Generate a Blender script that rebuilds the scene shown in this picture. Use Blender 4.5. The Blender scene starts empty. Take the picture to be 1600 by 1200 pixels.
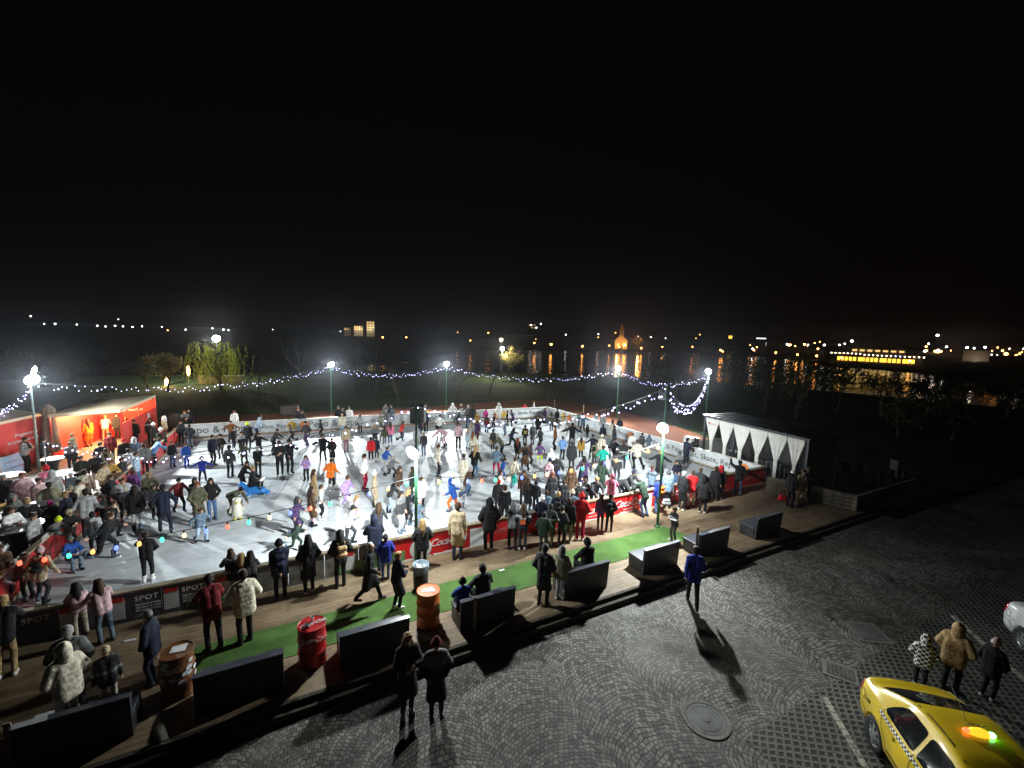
import bpy, math, random
import numpy as np
from mathutils import Vector, Matrix
from mathutils.bvhtree import BVHTree
random.seed(7); rng = np.random.default_rng(7)
SC = bpy.context.scene
COL = SC.collection
PI = math.pi
R_ = math.radians
# ---------------------------------------------------------------- camera model (also used to survey the ground plan)
FPX, YH, CAMZ, ROLL = 690.0, 516.0, 7.4, R_(1.6)
PITCH = math.atan((600 - YH) / FPX)
cF = np.array([0, math.cos(PITCH), -math.sin(PITCH)])
_U = np.array([0, math.sin(PITCH), math.cos(PITCH)]); _R = np.array([1.0, 0, 0])
cR = math.cos(ROLL) * _R + math.sin(ROLL) * _U
cU = -math.sin(ROLL) * _R + math.cos(ROLL) * _U
C0 = np.array([0, 0, CAMZ])
def ray(x, y): return cF + cR * (x - 800) / FPX - cU * (y - 600) / FPX
def P(x, y, z=0.0):
    d = ray(x, y); return C0 + d * ((z - CAMZ) / d[2])
def PD(x, y, dist):
    d = ray(x, y); return C0 + d * (dist / d[1])
def Q(p):
    q = np.array(p, float) - C0; w = q @ cF
    return 800 + FPX * (q @ cR) / w, 600 - FPX * (q @ cU) / w
def height_at(x, y, z0, ytop):
    lo, hi = 0.0, 14.0
    for _ in range(40):
        m = (lo + hi) / 2
        if Q((x, y, z0 + m))[1] > ytop: lo = m
        else: hi = m
    return lo
def foot_for(x, ytop, h, z0):
    lo, hi = ytop + 1.0, 1500.0
    for _ in range(50):
        m = (lo + hi) / 2
        b = P(x, m, z0)
        if height_at(b[0], b[1], z0, ytop) < h: lo = m
        else: hi = m
    return P(x, lo, z0)
U2 = np.array([.882, .471]); V2 = np.array([-.471, .882]); O2 = np.array([-.97, 14.47])
ANG = math.atan2(.471, .882)
def W(a, b, z=0.0):
    q = O2 + a * U2 + b * V2
    return (q[0], q[1], z)
Z_ICE, Z_DECK, Z_PLAZA, Z_TRACK, Z_TERR, Z_GROUND, Z_LAKE = -.15, 0.0, -.24, -.25, -.2, -.3, -7.0
# ---------------------------------------------------------------- tags and objects
def tag(o, label=None, cat=None, group=None, kind=None):
    if label: o['label'] = label
    if cat: o['category'] = cat
    if group: o['group'] = group
    if kind: o['kind'] = kind
    return o
def link(o, parent=None):
    COL.objects.link(o)
    if parent: o.parent = parent
    return o
def empty(name, loc=(0, 0, 0), rz=0.0, label=None, cat=None, group=None):
    o = bpy.data.objects.new(name, None); o.empty_display_size = .2
    o.location = loc; o.rotation_euler = (0, 0, rz); link(o)
    return tag(o, label, cat, group)
class MB:
    def __init__(s): s.v = []; s.f = []; s.m = []
    def add(s, vs, fs, mi=0):
        n = len(s.v); s.v += [tuple(map(float, p)) for p in vs]
        s.f += [tuple(i + n for i in f) for f in fs]; s.m += [mi] * len(fs); return s
    def box(s, c, d, rz=0.0, mi=0, rx=0.0, taper=1.0):
        hx, hy, hz = d[0] / 2, d[1] / 2, d[2] / 2
        M = Matrix.Rotation(rz, 3, 'Z') @ Matrix.Rotation(rx, 3, 'X'); vs = []
        for z in (-1, 1):
            t = taper if z > 0 else 1
            for x, y in ((-1, -1), (1, -1), (1, 1), (-1, 1)):
                p = M @ Vector((x * hx * t, y * hy * t, z * hz)); vs.append((p.x + c[0], p.y + c[1], p.z + c[2]))
        return s.add(vs, [(3, 2, 1, 0), (4, 5, 6, 7), (0, 1, 5, 4), (1, 2, 6, 5), (2, 3, 7, 6), (3, 0, 4, 7)], mi)
    def beam(s, a, b, w, h, mi=0):          # a box from a to b (centres of the end faces), h measured towards +z
        a = Vector(a); b = Vector(b); d = (b - a).normalized()
        side = d.cross(Vector((0, 0, 1)))
        side = side.normalized() if side.length > 1e-4 else Vector((1, 0, 0))
        up = side.cross(d).normalized(); vs = []
        for p in (a, b):
            for i, j in ((-1, -1), (1, -1), (1, 1), (-1, 1)): vs.append(p + side * i * w / 2 + up * j * h / 2)
        return s.add(vs, [(3, 2, 1, 0), (4, 5, 6, 7), (0, 1, 5, 4), (1, 2, 6, 5), (2, 3, 7, 6), (3, 0, 4, 7)], mi)
    def tube(s, pts, r, n=8, mi=0, r1=None):
        pts = [Vector(p) for p in pts]; k = len(pts); vs = []; fs = []
        for i, p in enumerate(pts):
            d = (pts[min(i + 1, k - 1)] - pts[max(i - 1, 0)]).normalized()
            x = d.cross(Vector((0, 0, 1)))
            if x.length < 1e-3: x = d.cross(Vector((0, 1, 0)))
            x.normalize(); y = d.cross(x)
            rr = r if r1 is None else r + (r1 - r) * i / max(1, k - 1)
            for j in range(n):
                t = 2 * PI * j / n; vs.append(p + (x * math.cos(t) + y * math.sin(t)) * rr)
        for i in range(k - 1):
            for j in range(n):
                a = i * n + j; b = i * n + (j + 1) % n; fs.append((a, a + n, b + n, b))
        fs.append(tuple(range(n))); fs.append(tuple(reversed(range((k - 1) * n, k * n))))
        return s.add(vs, fs, mi)
    def lathe(s, prof, c=(0, 0, 0), n=24, mi=0, cap=True):
        vs = []; fs = []; k = len(prof)
        for r, z in prof:
            for j in range(n):
                t = 2 * PI * j / n; vs.append((c[0] + r * math.cos(t), c[1] + r * math.sin(t), c[2] + z))
        for i in range(k - 1):
            for j in range(n):
                a = i * n + j; b = i * n + (j + 1) % n; fs.append((a, b, b + n, a + n))
        if cap: fs.append(tuple(reversed(range(n)))); fs.append(tuple(range((k - 1) * n, k * n)))
        return s.add(vs, fs, mi)
    def prism(s, poly, z0, z1, mi=0):       # vertical prism over an xy polygon (counter-clockwise)
        n = len(poly)
        vs = [(p[0], p[1], z0) for p in poly] + [(p[0], p[1], z1) for p in poly]
        fs = [tuple(reversed(range(n))), tuple(range(n, 2 * n))] + [(i, (i + 1) % n, (i + 1) % n + n, i + n) for i in range(n)]
        return s.add(vs, fs, mi)
    def mesh(s, name, smooth=False):
        me = bpy.data.meshes.new(name); me.from_pydata(s.v, [], s.f)
        me.polygons.foreach_set('material_index', s.m)
        if smooth: me.polygons.foreach_set('use_smooth', [True] * len(s.f))
        me.update(); return me
    def build(s, name, mats, parent=None, smooth=False, bevel=0.0):
        me = s.mesh(name, smooth)
        for m in (mats if isinstance(mats, (list, tuple)) else [mats]): me.materials.append(m)
        o = link(bpy.data.objects.new(name, me), parent)
        if bevel:
            b = o.modifiers.new('edge', 'BEVEL'); b.width = bevel; b.segments = 2; b.limit_method = 'ANGLE'
        return o
def child(name, me, parent, loc=(0, 0, 0), rot=None, mats=None, scale=None):
    o = bpy.data.objects.new(name, me); link(o, parent); o.location = loc
    if rot is not None: o.rotation_euler = rot
    if scale is not None: o.scale = scale
    if mats:
        for i, m in enumerate(mats):
            o.material_slots[i].link = 'OBJECT'; o.material_slots[i].material = m
    return o
# ---------------------------------------------------------------- materials
def mat(name, col, rough=.7, metal=0.0, var=0.0, vscale=6.0, bump=0.0, bscale=40.0, emit=None, spec=None, coat=0.0, sample=False, detail=5.0):
    m = bpy.data.materials.new(name); m.use_nodes = True; nt = m.node_tree; b = nt.nodes['Principled BSDF']
    b.inputs['Base Color'].default_value = (*col, 1); b.inputs['Roughness'].default_value = rough; b.inputs['Metallic'].default_value = metal
    if spec is not None: b.inputs['Specular IOR Level'].default_value = spec
    if coat: b.inputs['Coat Weight'].default_value = coat; b.inputs['Coat Roughness'].default_value = .06
    tc = None
    if var or bump: tc = nt.nodes.new('ShaderNodeTexCoord')
    if var:
        n = nt.nodes.new('ShaderNodeTexNoise'); n.inputs['Scale'].default_value = vscale; n.inputs['Detail'].default_value = detail
        nt.links.new(tc.outputs['Object'], n.inputs['Vector'])
        r = nt.nodes.new('ShaderNodeMapRange'); r.inputs['From Min'].default_value = .3; r.inputs['From Max'].default_value = .7
        r.inputs['To Min'].default_value = 1 - var; r.inputs['To Max'].default_value = 1 + var
        nt.links.new(n.outputs['Fac'], r.inputs['Value'])
        mx = nt.nodes.new('ShaderNodeVectorMath'); mx.operation = 'SCALE'; mx.inputs[0].default_value = col
        nt.links.new(r.outputs['Result'], mx.inputs['Scale']); nt.links.new(mx.outputs[0], b.inputs['Base Color'])
    if bump:
        n2 = nt.nodes.new('ShaderNodeTexNoise'); n2.inputs['Scale'].default_value = bscale; n2.inputs['Detail'].default_value = 3
        nt.links.new(tc.outputs['Object'], n2.inputs['Vector'])
        bp = nt.nodes.new('ShaderNodeBump'); bp.inputs['Strength'].default_value = bump; bp.inputs['Distance'].default_value = .02
        nt.links.new(n2.outputs['Fac'], bp.inputs['Height']); nt.links.new(bp.outputs[0], b.inputs['Normal'])
    if emit:
        b.inputs['Emission Color'].default_value = (*emit[0], 1); b.inputs['Emission Strength'].default_value = emit[1]
        if not sample: m.cycles.emission_sampling = 'NONE'
    return m
class NT:                                    # small helper to wire node graphs
    def __init__(s, name):
        s.m = bpy.data.materials.new(name); s.m.use_nodes = True; s.t = s.m.node_tree; s.b = s.t.nodes['Principled BSDF']
    def n(s, t, **kw):
        o = s.t.nodes.new(t)
        for k, v in kw.items(): setattr(o, k, v)
        return o
    def l(s, a, b): s.t.links.new(a, b)
    def math(s, op, a, b=None, c=None):
        o = s.n('ShaderNodeMath', operation=op)
        for i, x in enumerate((a, b, c)):
            if x is None: continue
            if isinstance(x, (int, float)): o.inputs[i].default_value = x
            else: s.l(x, o.inputs[i])
        return o.outputs[0]
    def noise(s, vec, scale, detail=4, rough=.55):
        o = s.n('ShaderNodeTexNoise'); o.inputs['Scale'].default_value = scale; o.inputs['Detail'].default_value = detail; o.inputs['Roughness'].default_value = rough
        if vec is not None: s.l(vec, o.inputs['Vector'])
        return o.outputs['Fac']
    def ramp(s, fac, stops):
        o = s.n('ShaderNodeValToRGB'); e = o.color_ramp.elements
        while len(e) < len(stops): e.new(.5)
        for i, (p, c) in enumerate(stops):
            e[i].position = p; e[i].color = (*c, 1) if len(c) == 3 else c
        s.l(fac, o.inputs[0]); return o.outputs[0]
    def mix(s, fac, a, b, mode='MIX'):
        o = s.n('ShaderNodeMix', data_type='RGBA', blend_type=mode)
        for i, x in ((0, fac), (6, a), (7, b)):
            if isinstance(x, (int, float)): o.inputs[i].default_value = x
            elif isinstance(x, tuple): o.inputs[i].default_value = (*x, 1)
            else: s.l(x, o.inputs[i])
        return o.outputs[2]
    def bump(s, h, strength, dist):
        o = s.n('ShaderNodeBump'); o.inputs['Strength'].default_value = strength; o.inputs['Distance'].default_value = dist
        s.l(h, o.inputs['Height']); s.l(o.outputs[0], s.b.inputs['Normal'])
    def vec(s, x, y, z=0.0):
        o = s.n('ShaderNodeCombineXYZ')
        for i, q in enumerate((x, y, z)):
            if isinstance(q, (int, float)): o.inputs[i].default_value = q
            else: s.l(q, o.inputs[i])
        return o.outputs[0]
    def ab(s):                               # plan coordinates turned along the rink
        g = s.n('ShaderNodeNewGeometry'); mp = s.n('ShaderNodeMapping'); mp.vector_type = 'POINT'
        mp.inputs['Rotation'].default_value = (0, 0, -ANG)
        s.l(g.outputs['Position'], mp.inputs['Vector'])
        sp = s.n('ShaderNodeSeparateXYZ'); s.l(mp.outputs[0], sp.inputs[0])
        return sp.outputs[0], sp.outputs[1], mp.outputs[0]
    def set(s, k, v):
        if isinstance(v, (int, float)): s.b.inputs[k].default_value = v
        elif isinstance(v, tuple): s.b.inputs[k].default_value = (*v, 1)
        else: s.l(v, s.b.inputs[k])
RGB = dict(black=(.010, .010, .012), charcoal=(.03, .031, .035), grey=(.14, .145, .15), silver=(.36, .37, .38), white=(.78, .78, .77), cream=(.66, .60, .48),
    beige=(.48, .38, .25), tan=(.36, .24, .12), brown=(.085, .045, .025), rust=(.22, .075, .025), navy=(.012, .016, .035), blue=(.02, .08, .34), royal=(.018, .035, .28),
    sky=(.20, .38, .72), slate=(.11, .16, .22), teal=(.01, .33, .25), green=(.018, .034, .023), olive=(.075, .075, .045), khaki=(.25, .24, .16), red=(.55, .015, .02),
    maroon=(.14, .012, .015), crimson=(.38, .008, .05), pink=(.75, .20, .32), rose=(.62, .42, .46), magenta=(.80, .02, .30), purple=(.055, .028, .085), violet=(.17, .06, .22),
    lilac=(.44, .30, .60), orange=(.80, .17, .015), mustard=(.42, .24, .045), lime=(.62, .75, .02), denim=(.07, .13, .26), paleblue=(.36, .47, .60), plaid=(.30, .13, .17))
_cloth = {}
def cloth(c):
    if c not in _cloth: _cloth[c] = mat('cloth_' + c, RGB[c], .85, var=.38, vscale=11, bump=1.0, bscale=15, spec=.25)
    return _cloth[c]
HAIR = dict(black=(.008, .007, .007), brown=(.05, .026, .014), blond=(.34, .21, .09), grey=(.35, .35, .35), red=(.20, .05, .02), dark=(.02, .013, .01))
_hair = {}
def hairmat(c):
    if c not in _hair: _hair[c] = mat('hair_' + c, HAIR[c], .6, var=.4, vscale=24, bump=.8, bscale=60, spec=.18)
    return _hair[c]
M = {}
M['skin'] = mat('skin', (.50, .29, .20), .6, var=.1, vscale=12)
M['eye'] = mat('eye', (.03, .02, .02), .3)
M['lip'] = mat('lip', (.34, .12, .10), .5)
M['shoe'] = mat('shoe', (.02, .02, .02), .5, var=.3)
M['shoe_white'] = mat('shoe_white', (.7, .7, .7), .5, var=.15)
M['blade'] = mat('blade', (.6, .6, .62), .25, 1.0)
M['green_pole'] = mat('green_pole', (.035, .17, .07), .45, var=.25, vscale=4)
M['black_metal'] = mat('black_metal', (.02, .021, .023), .45, var=.3)
M['grey_metal'] = mat('grey_metal', (.28, .29, .30), .4, .8, var=.2)
M['dark_metal'] = mat('dark_metal', (.07, .075, .085), .45, .4, var=.25)
M['cable'] = mat('cable', (.012, .012, .014), .6)
M['rubber'] = mat('rubber', (.015, .015, .016), .75, var=.3)
M['pale_pole'] = mat('pale_pole', (.34, .46, .42), .45, var=.2)
M['white_paint'] = mat('white_paint', (.72, .72, .70), .45, var=.12, vscale=3)
M['lens'] = mat('lens', (.9, .9, .9), .3, emit=((.93, 1.0, .97), 60))
# ---------------------------------------------------------------- people: signed distance bodies turned into one continuous surface
def nets(D, T, org, h):
    nx, ny, nz = D.shape; ins = D < 0
    S = np.zeros((nx - 1, ny - 1, nz - 1, 3), np.float32); N = np.zeros((nx - 1, ny - 1, nz - 1), np.float32)
    def cut(a, b):
        return np.where(np.abs(a - b) > 1e-9, a / (a - b + 1e-12), .5)
    ex = (ins[:-1] != ins[1:]); ey = (ins[:, :-1] != ins[:, 1:]); ez = (ins[:, :, :-1] != ins[:, :, 1:])
    tx = cut(D[:-1], D[1:]); ty = cut(D[:, :-1], D[:, 1:]); tz = cut(D[:, :, :-1], D[:, :, 1:])
    for j in (0, 1):
        for k in (0, 1):
            m = ex[:, j:ny - 1 + j, k:nz - 1 + k]; t = tx[:, j:ny - 1 + j, k:nz - 1 + k]
            S[..., 0] += m * t; S[..., 1] += m * j; S[..., 2] += m * k; N += m
            m = ey[j:nx - 1 + j, :, k:nz - 1 + k]; t = ty[j:nx - 1 + j, :, k:nz - 1 + k]
            S[..., 1] += m * t; S[..., 0] += m * j; S[..., 2] += m * k; N += m
            m = ez[j:nx - 1 + j, k:ny - 1 + k, :]; t = tz[j:nx - 1 + j, k:ny - 1 + k, :]
            S[..., 2] += m * t; S[..., 0] += m * j; S[..., 1] += m * k; N += m
    act = N > 0; idx = np.full(act.shape, -1, np.int64); idx[act] = np.arange(act.sum())
    ii = np.argwhere(act); V = (ii + S[act] / N[act][:, None]) * h + org
    F = []; G = []
    def quads(e, axis):
        a, b = [(1, 2), (2, 0), (0, 1)][axis]
        c = np.argwhere(e); c = c[(c[:, a] > 0) & (c[:, b] > 0)]
        lim = np.array(act.shape); ok = np.all(c < np.where(np.arange(3) == axis, lim, lim), axis=1); c = c[ok]
        def I(da, db):
            q = c.copy(); q[:, a] -= da; q[:, b] -= db; return idx[q[:, 0], q[:, 1], q[:, 2]]
        q = np.stack([I(1, 1), I(0, 1), I(0, 0), I(1, 0)], 1)
        s = ins[c[:, 0], c[:, 1], c[:, 2]]
        q[~s] = q[~s][:, ::-1]
        c2 = c.copy(); c2[~s, axis] += 1
        F.append(q); G.append(T[c2[:, 0], c2[:, 1], c2[:, 2]])
    quads(ex, 0); quads(ey, 1); quads(ez, 2)
    return V, np.concatenate(F), np.concatenate(G)
def sdf_mesh(name, prims, h, k=.022, nslots=1):
    pts = np.array([p for q in prims for p in (q[0], q[1])]); rad = max(max(q[2], q[3]) for q in prims)
    rr = np.array([max(q[2], q[3]) for q in prims for _ in (0, 1)])
    lo = (pts - rr[:, None]).min(0) - 3 * h; hi = (pts + rr[:, None]).max(0) + 3 * h
    n = np.ceil((hi - lo) / h).astype(int) + 1
    D = np.full(n, 1.0, np.float32); B = np.full(n, 1.0, np.float32); T = np.zeros(n, np.int16)
    ax = [lo[i] + h * np.arange(n[i]) for i in range(3)]
    for q in prims:
        a, b, ra, rb, tg = np.array(q[0], float), np.array(q[1], float), q[2], q[3], q[4]
        neg = len(q) > 5 and q[5]
        m = max(ra, rb) + .06
        s0 = np.maximum(((np.minimum(a, b) - m - lo) / h).astype(int), 0); s1 = np.minimum(((np.maximum(a, b) + m - lo) / h).astype(int) + 2, n)
        if np.any(s1 <= s0): continue
        sl = tuple(slice(s0[i], s1[i]) for i in range(3))
        X, Y, Z = np.meshgrid(*[ax[i][sl[i]] for i in range(3)], indexing='ij')
        d = b - a; L = d @ d
        t = np.clip(((X - a[0]) * d[0] + (Y - a[1]) * d[1] + (Z - a[2]) * d[2]) / (L + 1e-9), 0, 1)
        r = np.sqrt((X - a[0] - t * d[0]) ** 2 + (Y - a[1] - t * d[1]) ** 2 + (Z - a[2] - t * d[2]) ** 2) - (ra + (rb - ra) * t)
        if neg: D[sl] = np.maximum(D[sl], -r); continue
        o = D[sl]; hh = np.clip(.5 + .5 * (o - r) / k, 0, 1)
        D[sl] = o * (1 - hh) + r * hh - k * hh * (1 - hh)
        w = r < B[sl]; T[sl] = np.where(w, tg, T[sl]); B[sl] = np.minimum(B[sl], r)
    Vv, F, G = nets(D, T, lo, h)
    me = bpy.data.meshes.new(name)
    me.vertices.add(len(Vv)); me.vertices.foreach_set('co', Vv.astype(np.float32).ravel())
    me.loops.add(len(F) * 4); me.loops.foreach_set('vertex_index', F.ravel().astype(np.int32))
    me.polygons.add(len(F)); me.polygons.foreach_set('loop_start', (np.arange(len(F)) * 4).astype(np.int32))
    me.polygons.foreach_set('material_index', G.astype(np.int32)); me.polygons.foreach_set('use_smooth', np.ones(len(F), bool))
    me.update(calc_edges=True); me.validate()
    for _ in range(nslots): me.materials.append(None)
    return me
A_ = lambda *p: np.array(p, float)
def ik(a, b, l1, l2, hint):
    d = b - a; L = np.linalg.norm(d)
    if L > (l1 + l2) * .995: b = a + d / L * (l1 + l2) * .995; d = b - a; L = np.linalg.norm(d)
    x = (l1 * l1 - l2 * l2 + L * L) / (2 * L); y = math.sqrt(max(l1 * l1 - x * x, 0)); e = d / L
    hq = np.array(hint, float); hq = hq - (hq @ e) * e; hq /= (np.linalg.norm(hq) + 1e-9)
    return a + e * x + hq * y, b
# every pose: lean, pelvis height, ankles, wrists, elbow hints (figure faces -y, 1.72 m tall)
POSES = dict(
    st=(3, .92, ((.10, .02, .08), (-.11, -.02, .08)), ((.27, -.05, .86), (-.26, -.08, .87)), ((.6, 1, 0), (-.6, 1, 0))),
    po=(4, .92, ((.12, 0, .08), (-.10, -.05, .08)), ((.19, -.13, .98), (-.19, -.13, .98)), ((1, .6, 0), (-1, .6, 0))),
    ph=(6, .92, ((.10, .03, .08), (-.10, -.04, .08)), ((.10, -.30, 1.20), (-.10, -.28, 1.14)), ((1, .3, -1), (-1, .3, -1))),
    bk=(3, .92, ((.11, 0, .08), (-.11, 0, .08)), ((.07, .17, .95), (-.05, .18, .93)), ((1, .4, 0), (-1, .4, 0))),
    wk=(6, .90, ((.08, -.32, .09), (-.08, .36, .15)), ((.25, .16, .92), (-.24, -.26, .98)), ((.5, 1, 0), (-.5, 1, 0))),
    sk=(20, .84, ((.12, -.13, .10), (-.20, .46, .26)), ((.46, -.26, 1.00), (-.48, .16, 1.02)), ((.5, .6, -1), (-.5, .6, -1))),
    s2=(12, .87, ((.16, -.10, .10), (-.17, .20, .11)), ((.36, -.26, .98), (-.40, -.06, .96)), ((.5, 1, 0), (-.5, 1, 0))),
    wi=(6, .90, ((.18, 0, .09), (-.18, .03, .09)), ((.66, -.10, 1.10), (-.66, -.06, 1.12)), ((0, .5, -1), (0, .5, -1))),
    le=(30, .90, ((.12, .12, .08), (-.13, .16, .08)), ((.20, -.56, 1.02), (-.16, -.58, 1.02)), ((1, .3, -.6), (-1, .3, -.6))),
    si=(8, .50, ((.12, -.44, .08), (-.13, -.42, .08)), ((.12, -.36, .70), (-.12, -.36, .70)), ((1, .6, 0), (-1, .6, 0))),
    wa=(3, .92, ((.12, .02, .08), (-.12, -.02, .08)), ((.42, -.30, 1.72), (-.22, -.16, .98)), ((.6, .3, -1), (-1, .6, 0))),
    be=(70, .86, ((.16, .06, .09), (-.16, .10, .09)), ((.16, -.74, .62), (-.16, -.74, .62)), ((1, 0, .3), (-1, 0, .3))),
    ca=(4, .92, ((.11, 0, .08), (-.11, -.03, .08)), ((.12, -.22, 1.46), (-.16, -.24, 1.00)), ((1, .2, -1), (-1, .6, 0))),
)
POSE_WORD = dict(st='standing', po='hands in pockets', ph='hands raised to the chest', bk='hands behind back', wk='walking', sk='skating', s2='skating', wi='arms spread wide',
                 le='leaning forward', si='sitting', wa='one arm raised', be='bending over', ca='hand up to the face')
_skel = {}
def skeleton(pose, kid):
    if (pose, kid) in _skel: return _skel[(pose, kid)]
    L, hz, ank, wr, eh = POSES[pose]; L = R_(L)
    J = {}; J['pel'] = A_(0, .12 * math.sin(L), hz); sp = A_(0, -math.sin(L), math.cos(L))
    J['sp'] = sp; J['chest'] = J['pel'] + sp * .30; J['sh'] = J['pel'] + sp * .49; J['neck'] = J['pel'] + sp * .56
    hd = sp * .6 + A_(0, -.05, .4); hd /= np.linalg.norm(hd); J['head'] = J['neck'] + hd * .155; J['tilt'] = math.atan2(-hd[1], hd[2]) * .8
    for s, i in ((1, 0), (-1, 1)):
        J['hip', i] = J['pel'] + A_(s * .085, 0, -.02)
        J['ank', i] = A_(*ank[i]); J['knee', i], J['ank', i] = ik(J['hip', i], J['ank', i], .425, .42, (s * .12, -1, .2))
        J['shl', i] = J['sh'] + A_(s * .175, 0, 0); w = A_(*wr[i])
        J['elb', i], J['wr', i] = ik(J['shl', i], w, .285, .25, eh[i])
    _skel[(pose, kid)] = J; return J
SKIN, TRO, SHO, EYE, LIP, SHIRT = 0, 1, 2, 3, 4, 5
_body = {}
def body_mesh(pose, kid):
    if (pose, kid) in _body: return _body[(pose, kid)]
    J = skeleton(pose, kid); q = []; c = lambda a, b, ra, rb, t, n=False: q.append((a, b, ra, rb, t, n))
    X = A_(1, 0, 0)
    for s, i in ((1, 0), (-1, 1)):
        c(J['hip', i], J['knee', i], .098, .066, TRO); c(J['knee', i], J['ank', i] + A_(0, 0, .03), .066, .054, TRO)
        fd = A_(s * .12, -1, 0); fd /= np.linalg.norm(fd)
        f0 = J['ank', i] + A_(0, .03, -.035); c(J['ank', i] + A_(0, 0, .02), f0, .048, .044, SHO); c(f0, f0 + fd * .17 + A_(0, 0, -.008), .046, .036, SHO)
        c(J['pel'] + X * s * .07, J['pel'] + X * s * .065 + J['sp'] * .12, .11, .10, TRO)
        c(J['pel'] + X * s * .06 + J['sp'] * .12, J['chest'] + X * s * .075 + J['sp'] * .05, .098, .108, SHIRT)
        c(J['chest'] + X * s * .075, J['sh'] + X * s * .10, .108, .078, SHIRT)
        c(J['shl', i], J['elb', i], .058, .043, SHIRT); c(J['elb', i], J['wr', i], .043, .030, SHIRT)
        d = J['wr', i] - J['elb', i]; d /= np.linalg.norm(d)
        # palm across: thumb side points forward or inward
        ac = np.cross(d, A_(s, 0, 0)); 
        if np.linalg.norm(ac) < .3: ac = np.cross(d, A_(0, 0, 1))
        ac /= np.linalg.norm(ac); nrm = np.cross(ac, d) * s
        w = J['wr', i]; c(w, w + d * .02, .027, .028, SKIN)
        for o in (-.018, .018): c(w + d * .015 + ac * o * .7, w + d * .075 + ac * o, .021, .019, SKIN)
        for m, (o, ln) in enumerate(((-.036, .058), (-.0125, .074), (.0125, .079), (.036, .070))):
            k0 = w + d * .082 + ac * o; k1 = k0 + d * ln * .55 - nrm * ln * .12; k2 = k1 + d * ln * .36 - nrm * ln * .34
            c(k0, k1, .0095, .009, SKIN); c(k1, k2, .009, .008, SKIN)
        sg = 1 if ac[1] < 0 or abs(ac[1]) < .2 else -1
        t0 = w + d * .025 + ac * .026 * sg; t1 = t0 + d * .035 + ac * .026 * sg; c(t0, t1, .013, .011, SKIN); c(t1, t1 + d * .03 - nrm * .008, .011, .009, SKIN)
    c(J['neck'] - J['sp'] * .05, J['head'] - A_(0, 0, .03), .055, .052, SKIN)
    t = J['tilt']; ct, st = math.cos(t), math.sin(t); k = 1.18 if kid else 1.0
    H = J['head'] + A_(0, 0, .02 if kid else 0)
    def hp(x, y, z): x, y, z = x * k, y * k, z * k; return H + A_(x, y * ct - z * st, y * st + z * ct)
    c(hp(0, .015, .035), hp(0, .005, .02), .088 * k, .088 * k, SKIN); c(hp(0, -.02, -.03), hp(0, -.048, -.075), .066 * k, .036 * k, SKIN)
    c(hp(0, -.085, .015), hp(0, -.106, -.02), .010 * k, .015 * k, SKIN)
    for s in (1, -1):
        c(hp(s * .033, -.083, .018), hp(s * .040, -.080, .018), .012 * k, .011 * k, EYE); c(hp(s * .088, .015, .01), hp(s * .094, .02, -.025), .015 * k, .011 * k, SKIN)
        c(hp(s * .02, -.088, .035), hp(s * .048, -.078, .037), .010 * k, .009 * k, EYE)
    c(hp(-.018, -.082, -.05), hp(.018, -.082, -.05), .010 * k, .010 * k, LIP)
    _body[(pose, kid)] = sdf_mesh('person', q, .0135, .018, 6); return _body[(pose, kid)]
_jack = {}
def jacket_mesh(pose, kid, g):
    key = (pose, g)
    if key in _jack: return _jack[key]
    J = skeleton(pose, kid); q = []; c = lambda a, b, ra, rb, t=0: q.append((a, b, ra, rb, t)); X = A_(1, 0, 0); sp = J['sp']
    e = dict(j=.016, h=.012, p=.026, c=.018)[g]
    for s, i in ((1, 0), (-1, 1)):
        lo = J['pel'] + X * s * .068 - sp * (.06 if g != 'h' else .0)
        c(lo, J['chest'] + X * s * .075, .116 + e, .112 + e); c(J['chest'] + X * s * .075, J['sh'] + X * s * .10 + sp * .01, .112 + e, .082 + e)
        c(J['sh'] + X * s * .08, J['shl', i], .075 + e, .064 + e)
        d = J['wr', i] - J['elb', i]; wl = J['elb', i] + d * .97
        c(J['shl', i], J['elb', i], .062 + e, .052 + e); c(J['elb', i], wl, .052 + e, .040 + e * .7)
        if g == 'p':
            a0, a1, a2 = J['shl', i], J['elb', i], wl
            for m in range(4): p_ = a0 + (a1 - a0) * (m + .3) / 4; c(p_, p_ + (a1 - a0) * .02, .101 - m * .004, .101 - m * .004)
            for m in range(4): p_ = a1 + (a2 - a1) * (m + .3) / 4; c(p_, p_ + (a2 - a1) * .02, .089 - m * .005, .089 - m * .005)
            for m in range(6):
                p_ = J['pel'] + sp * (-.10 + m * .10); c(p_ + X * s * .085, p_ + X * s * .03, .152, .152)
        if g == 'c':
            kn = J['hip', i] + (J['knee', i] - J['hip', i]) * .96
            c(J['pel'] + X * s * .06, kn, .128, .125); c(J['pel'], (kn + J['knee', 1 - i]) / 2 * .5 + kn * .5, .13, .11)
    nk = J['neck']; c(nk - sp * .05, nk + sp * .005, .085 + e * .6, .076 + e * .3)
    if g in 'hp': c(nk + A_(-.05, .075, -.035), nk + A_(.05, .075, -.035), .055, .055)
    _jack[key] = sdf_mesh({'j': 'jacket', 'p': 'puffer_jacket', 'c': 'coat', 'h': 'hoodie'}[g], q, .0185, .03 if g != 'p' else .012, 1)
    return _jack[key]
_head = {}
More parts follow.
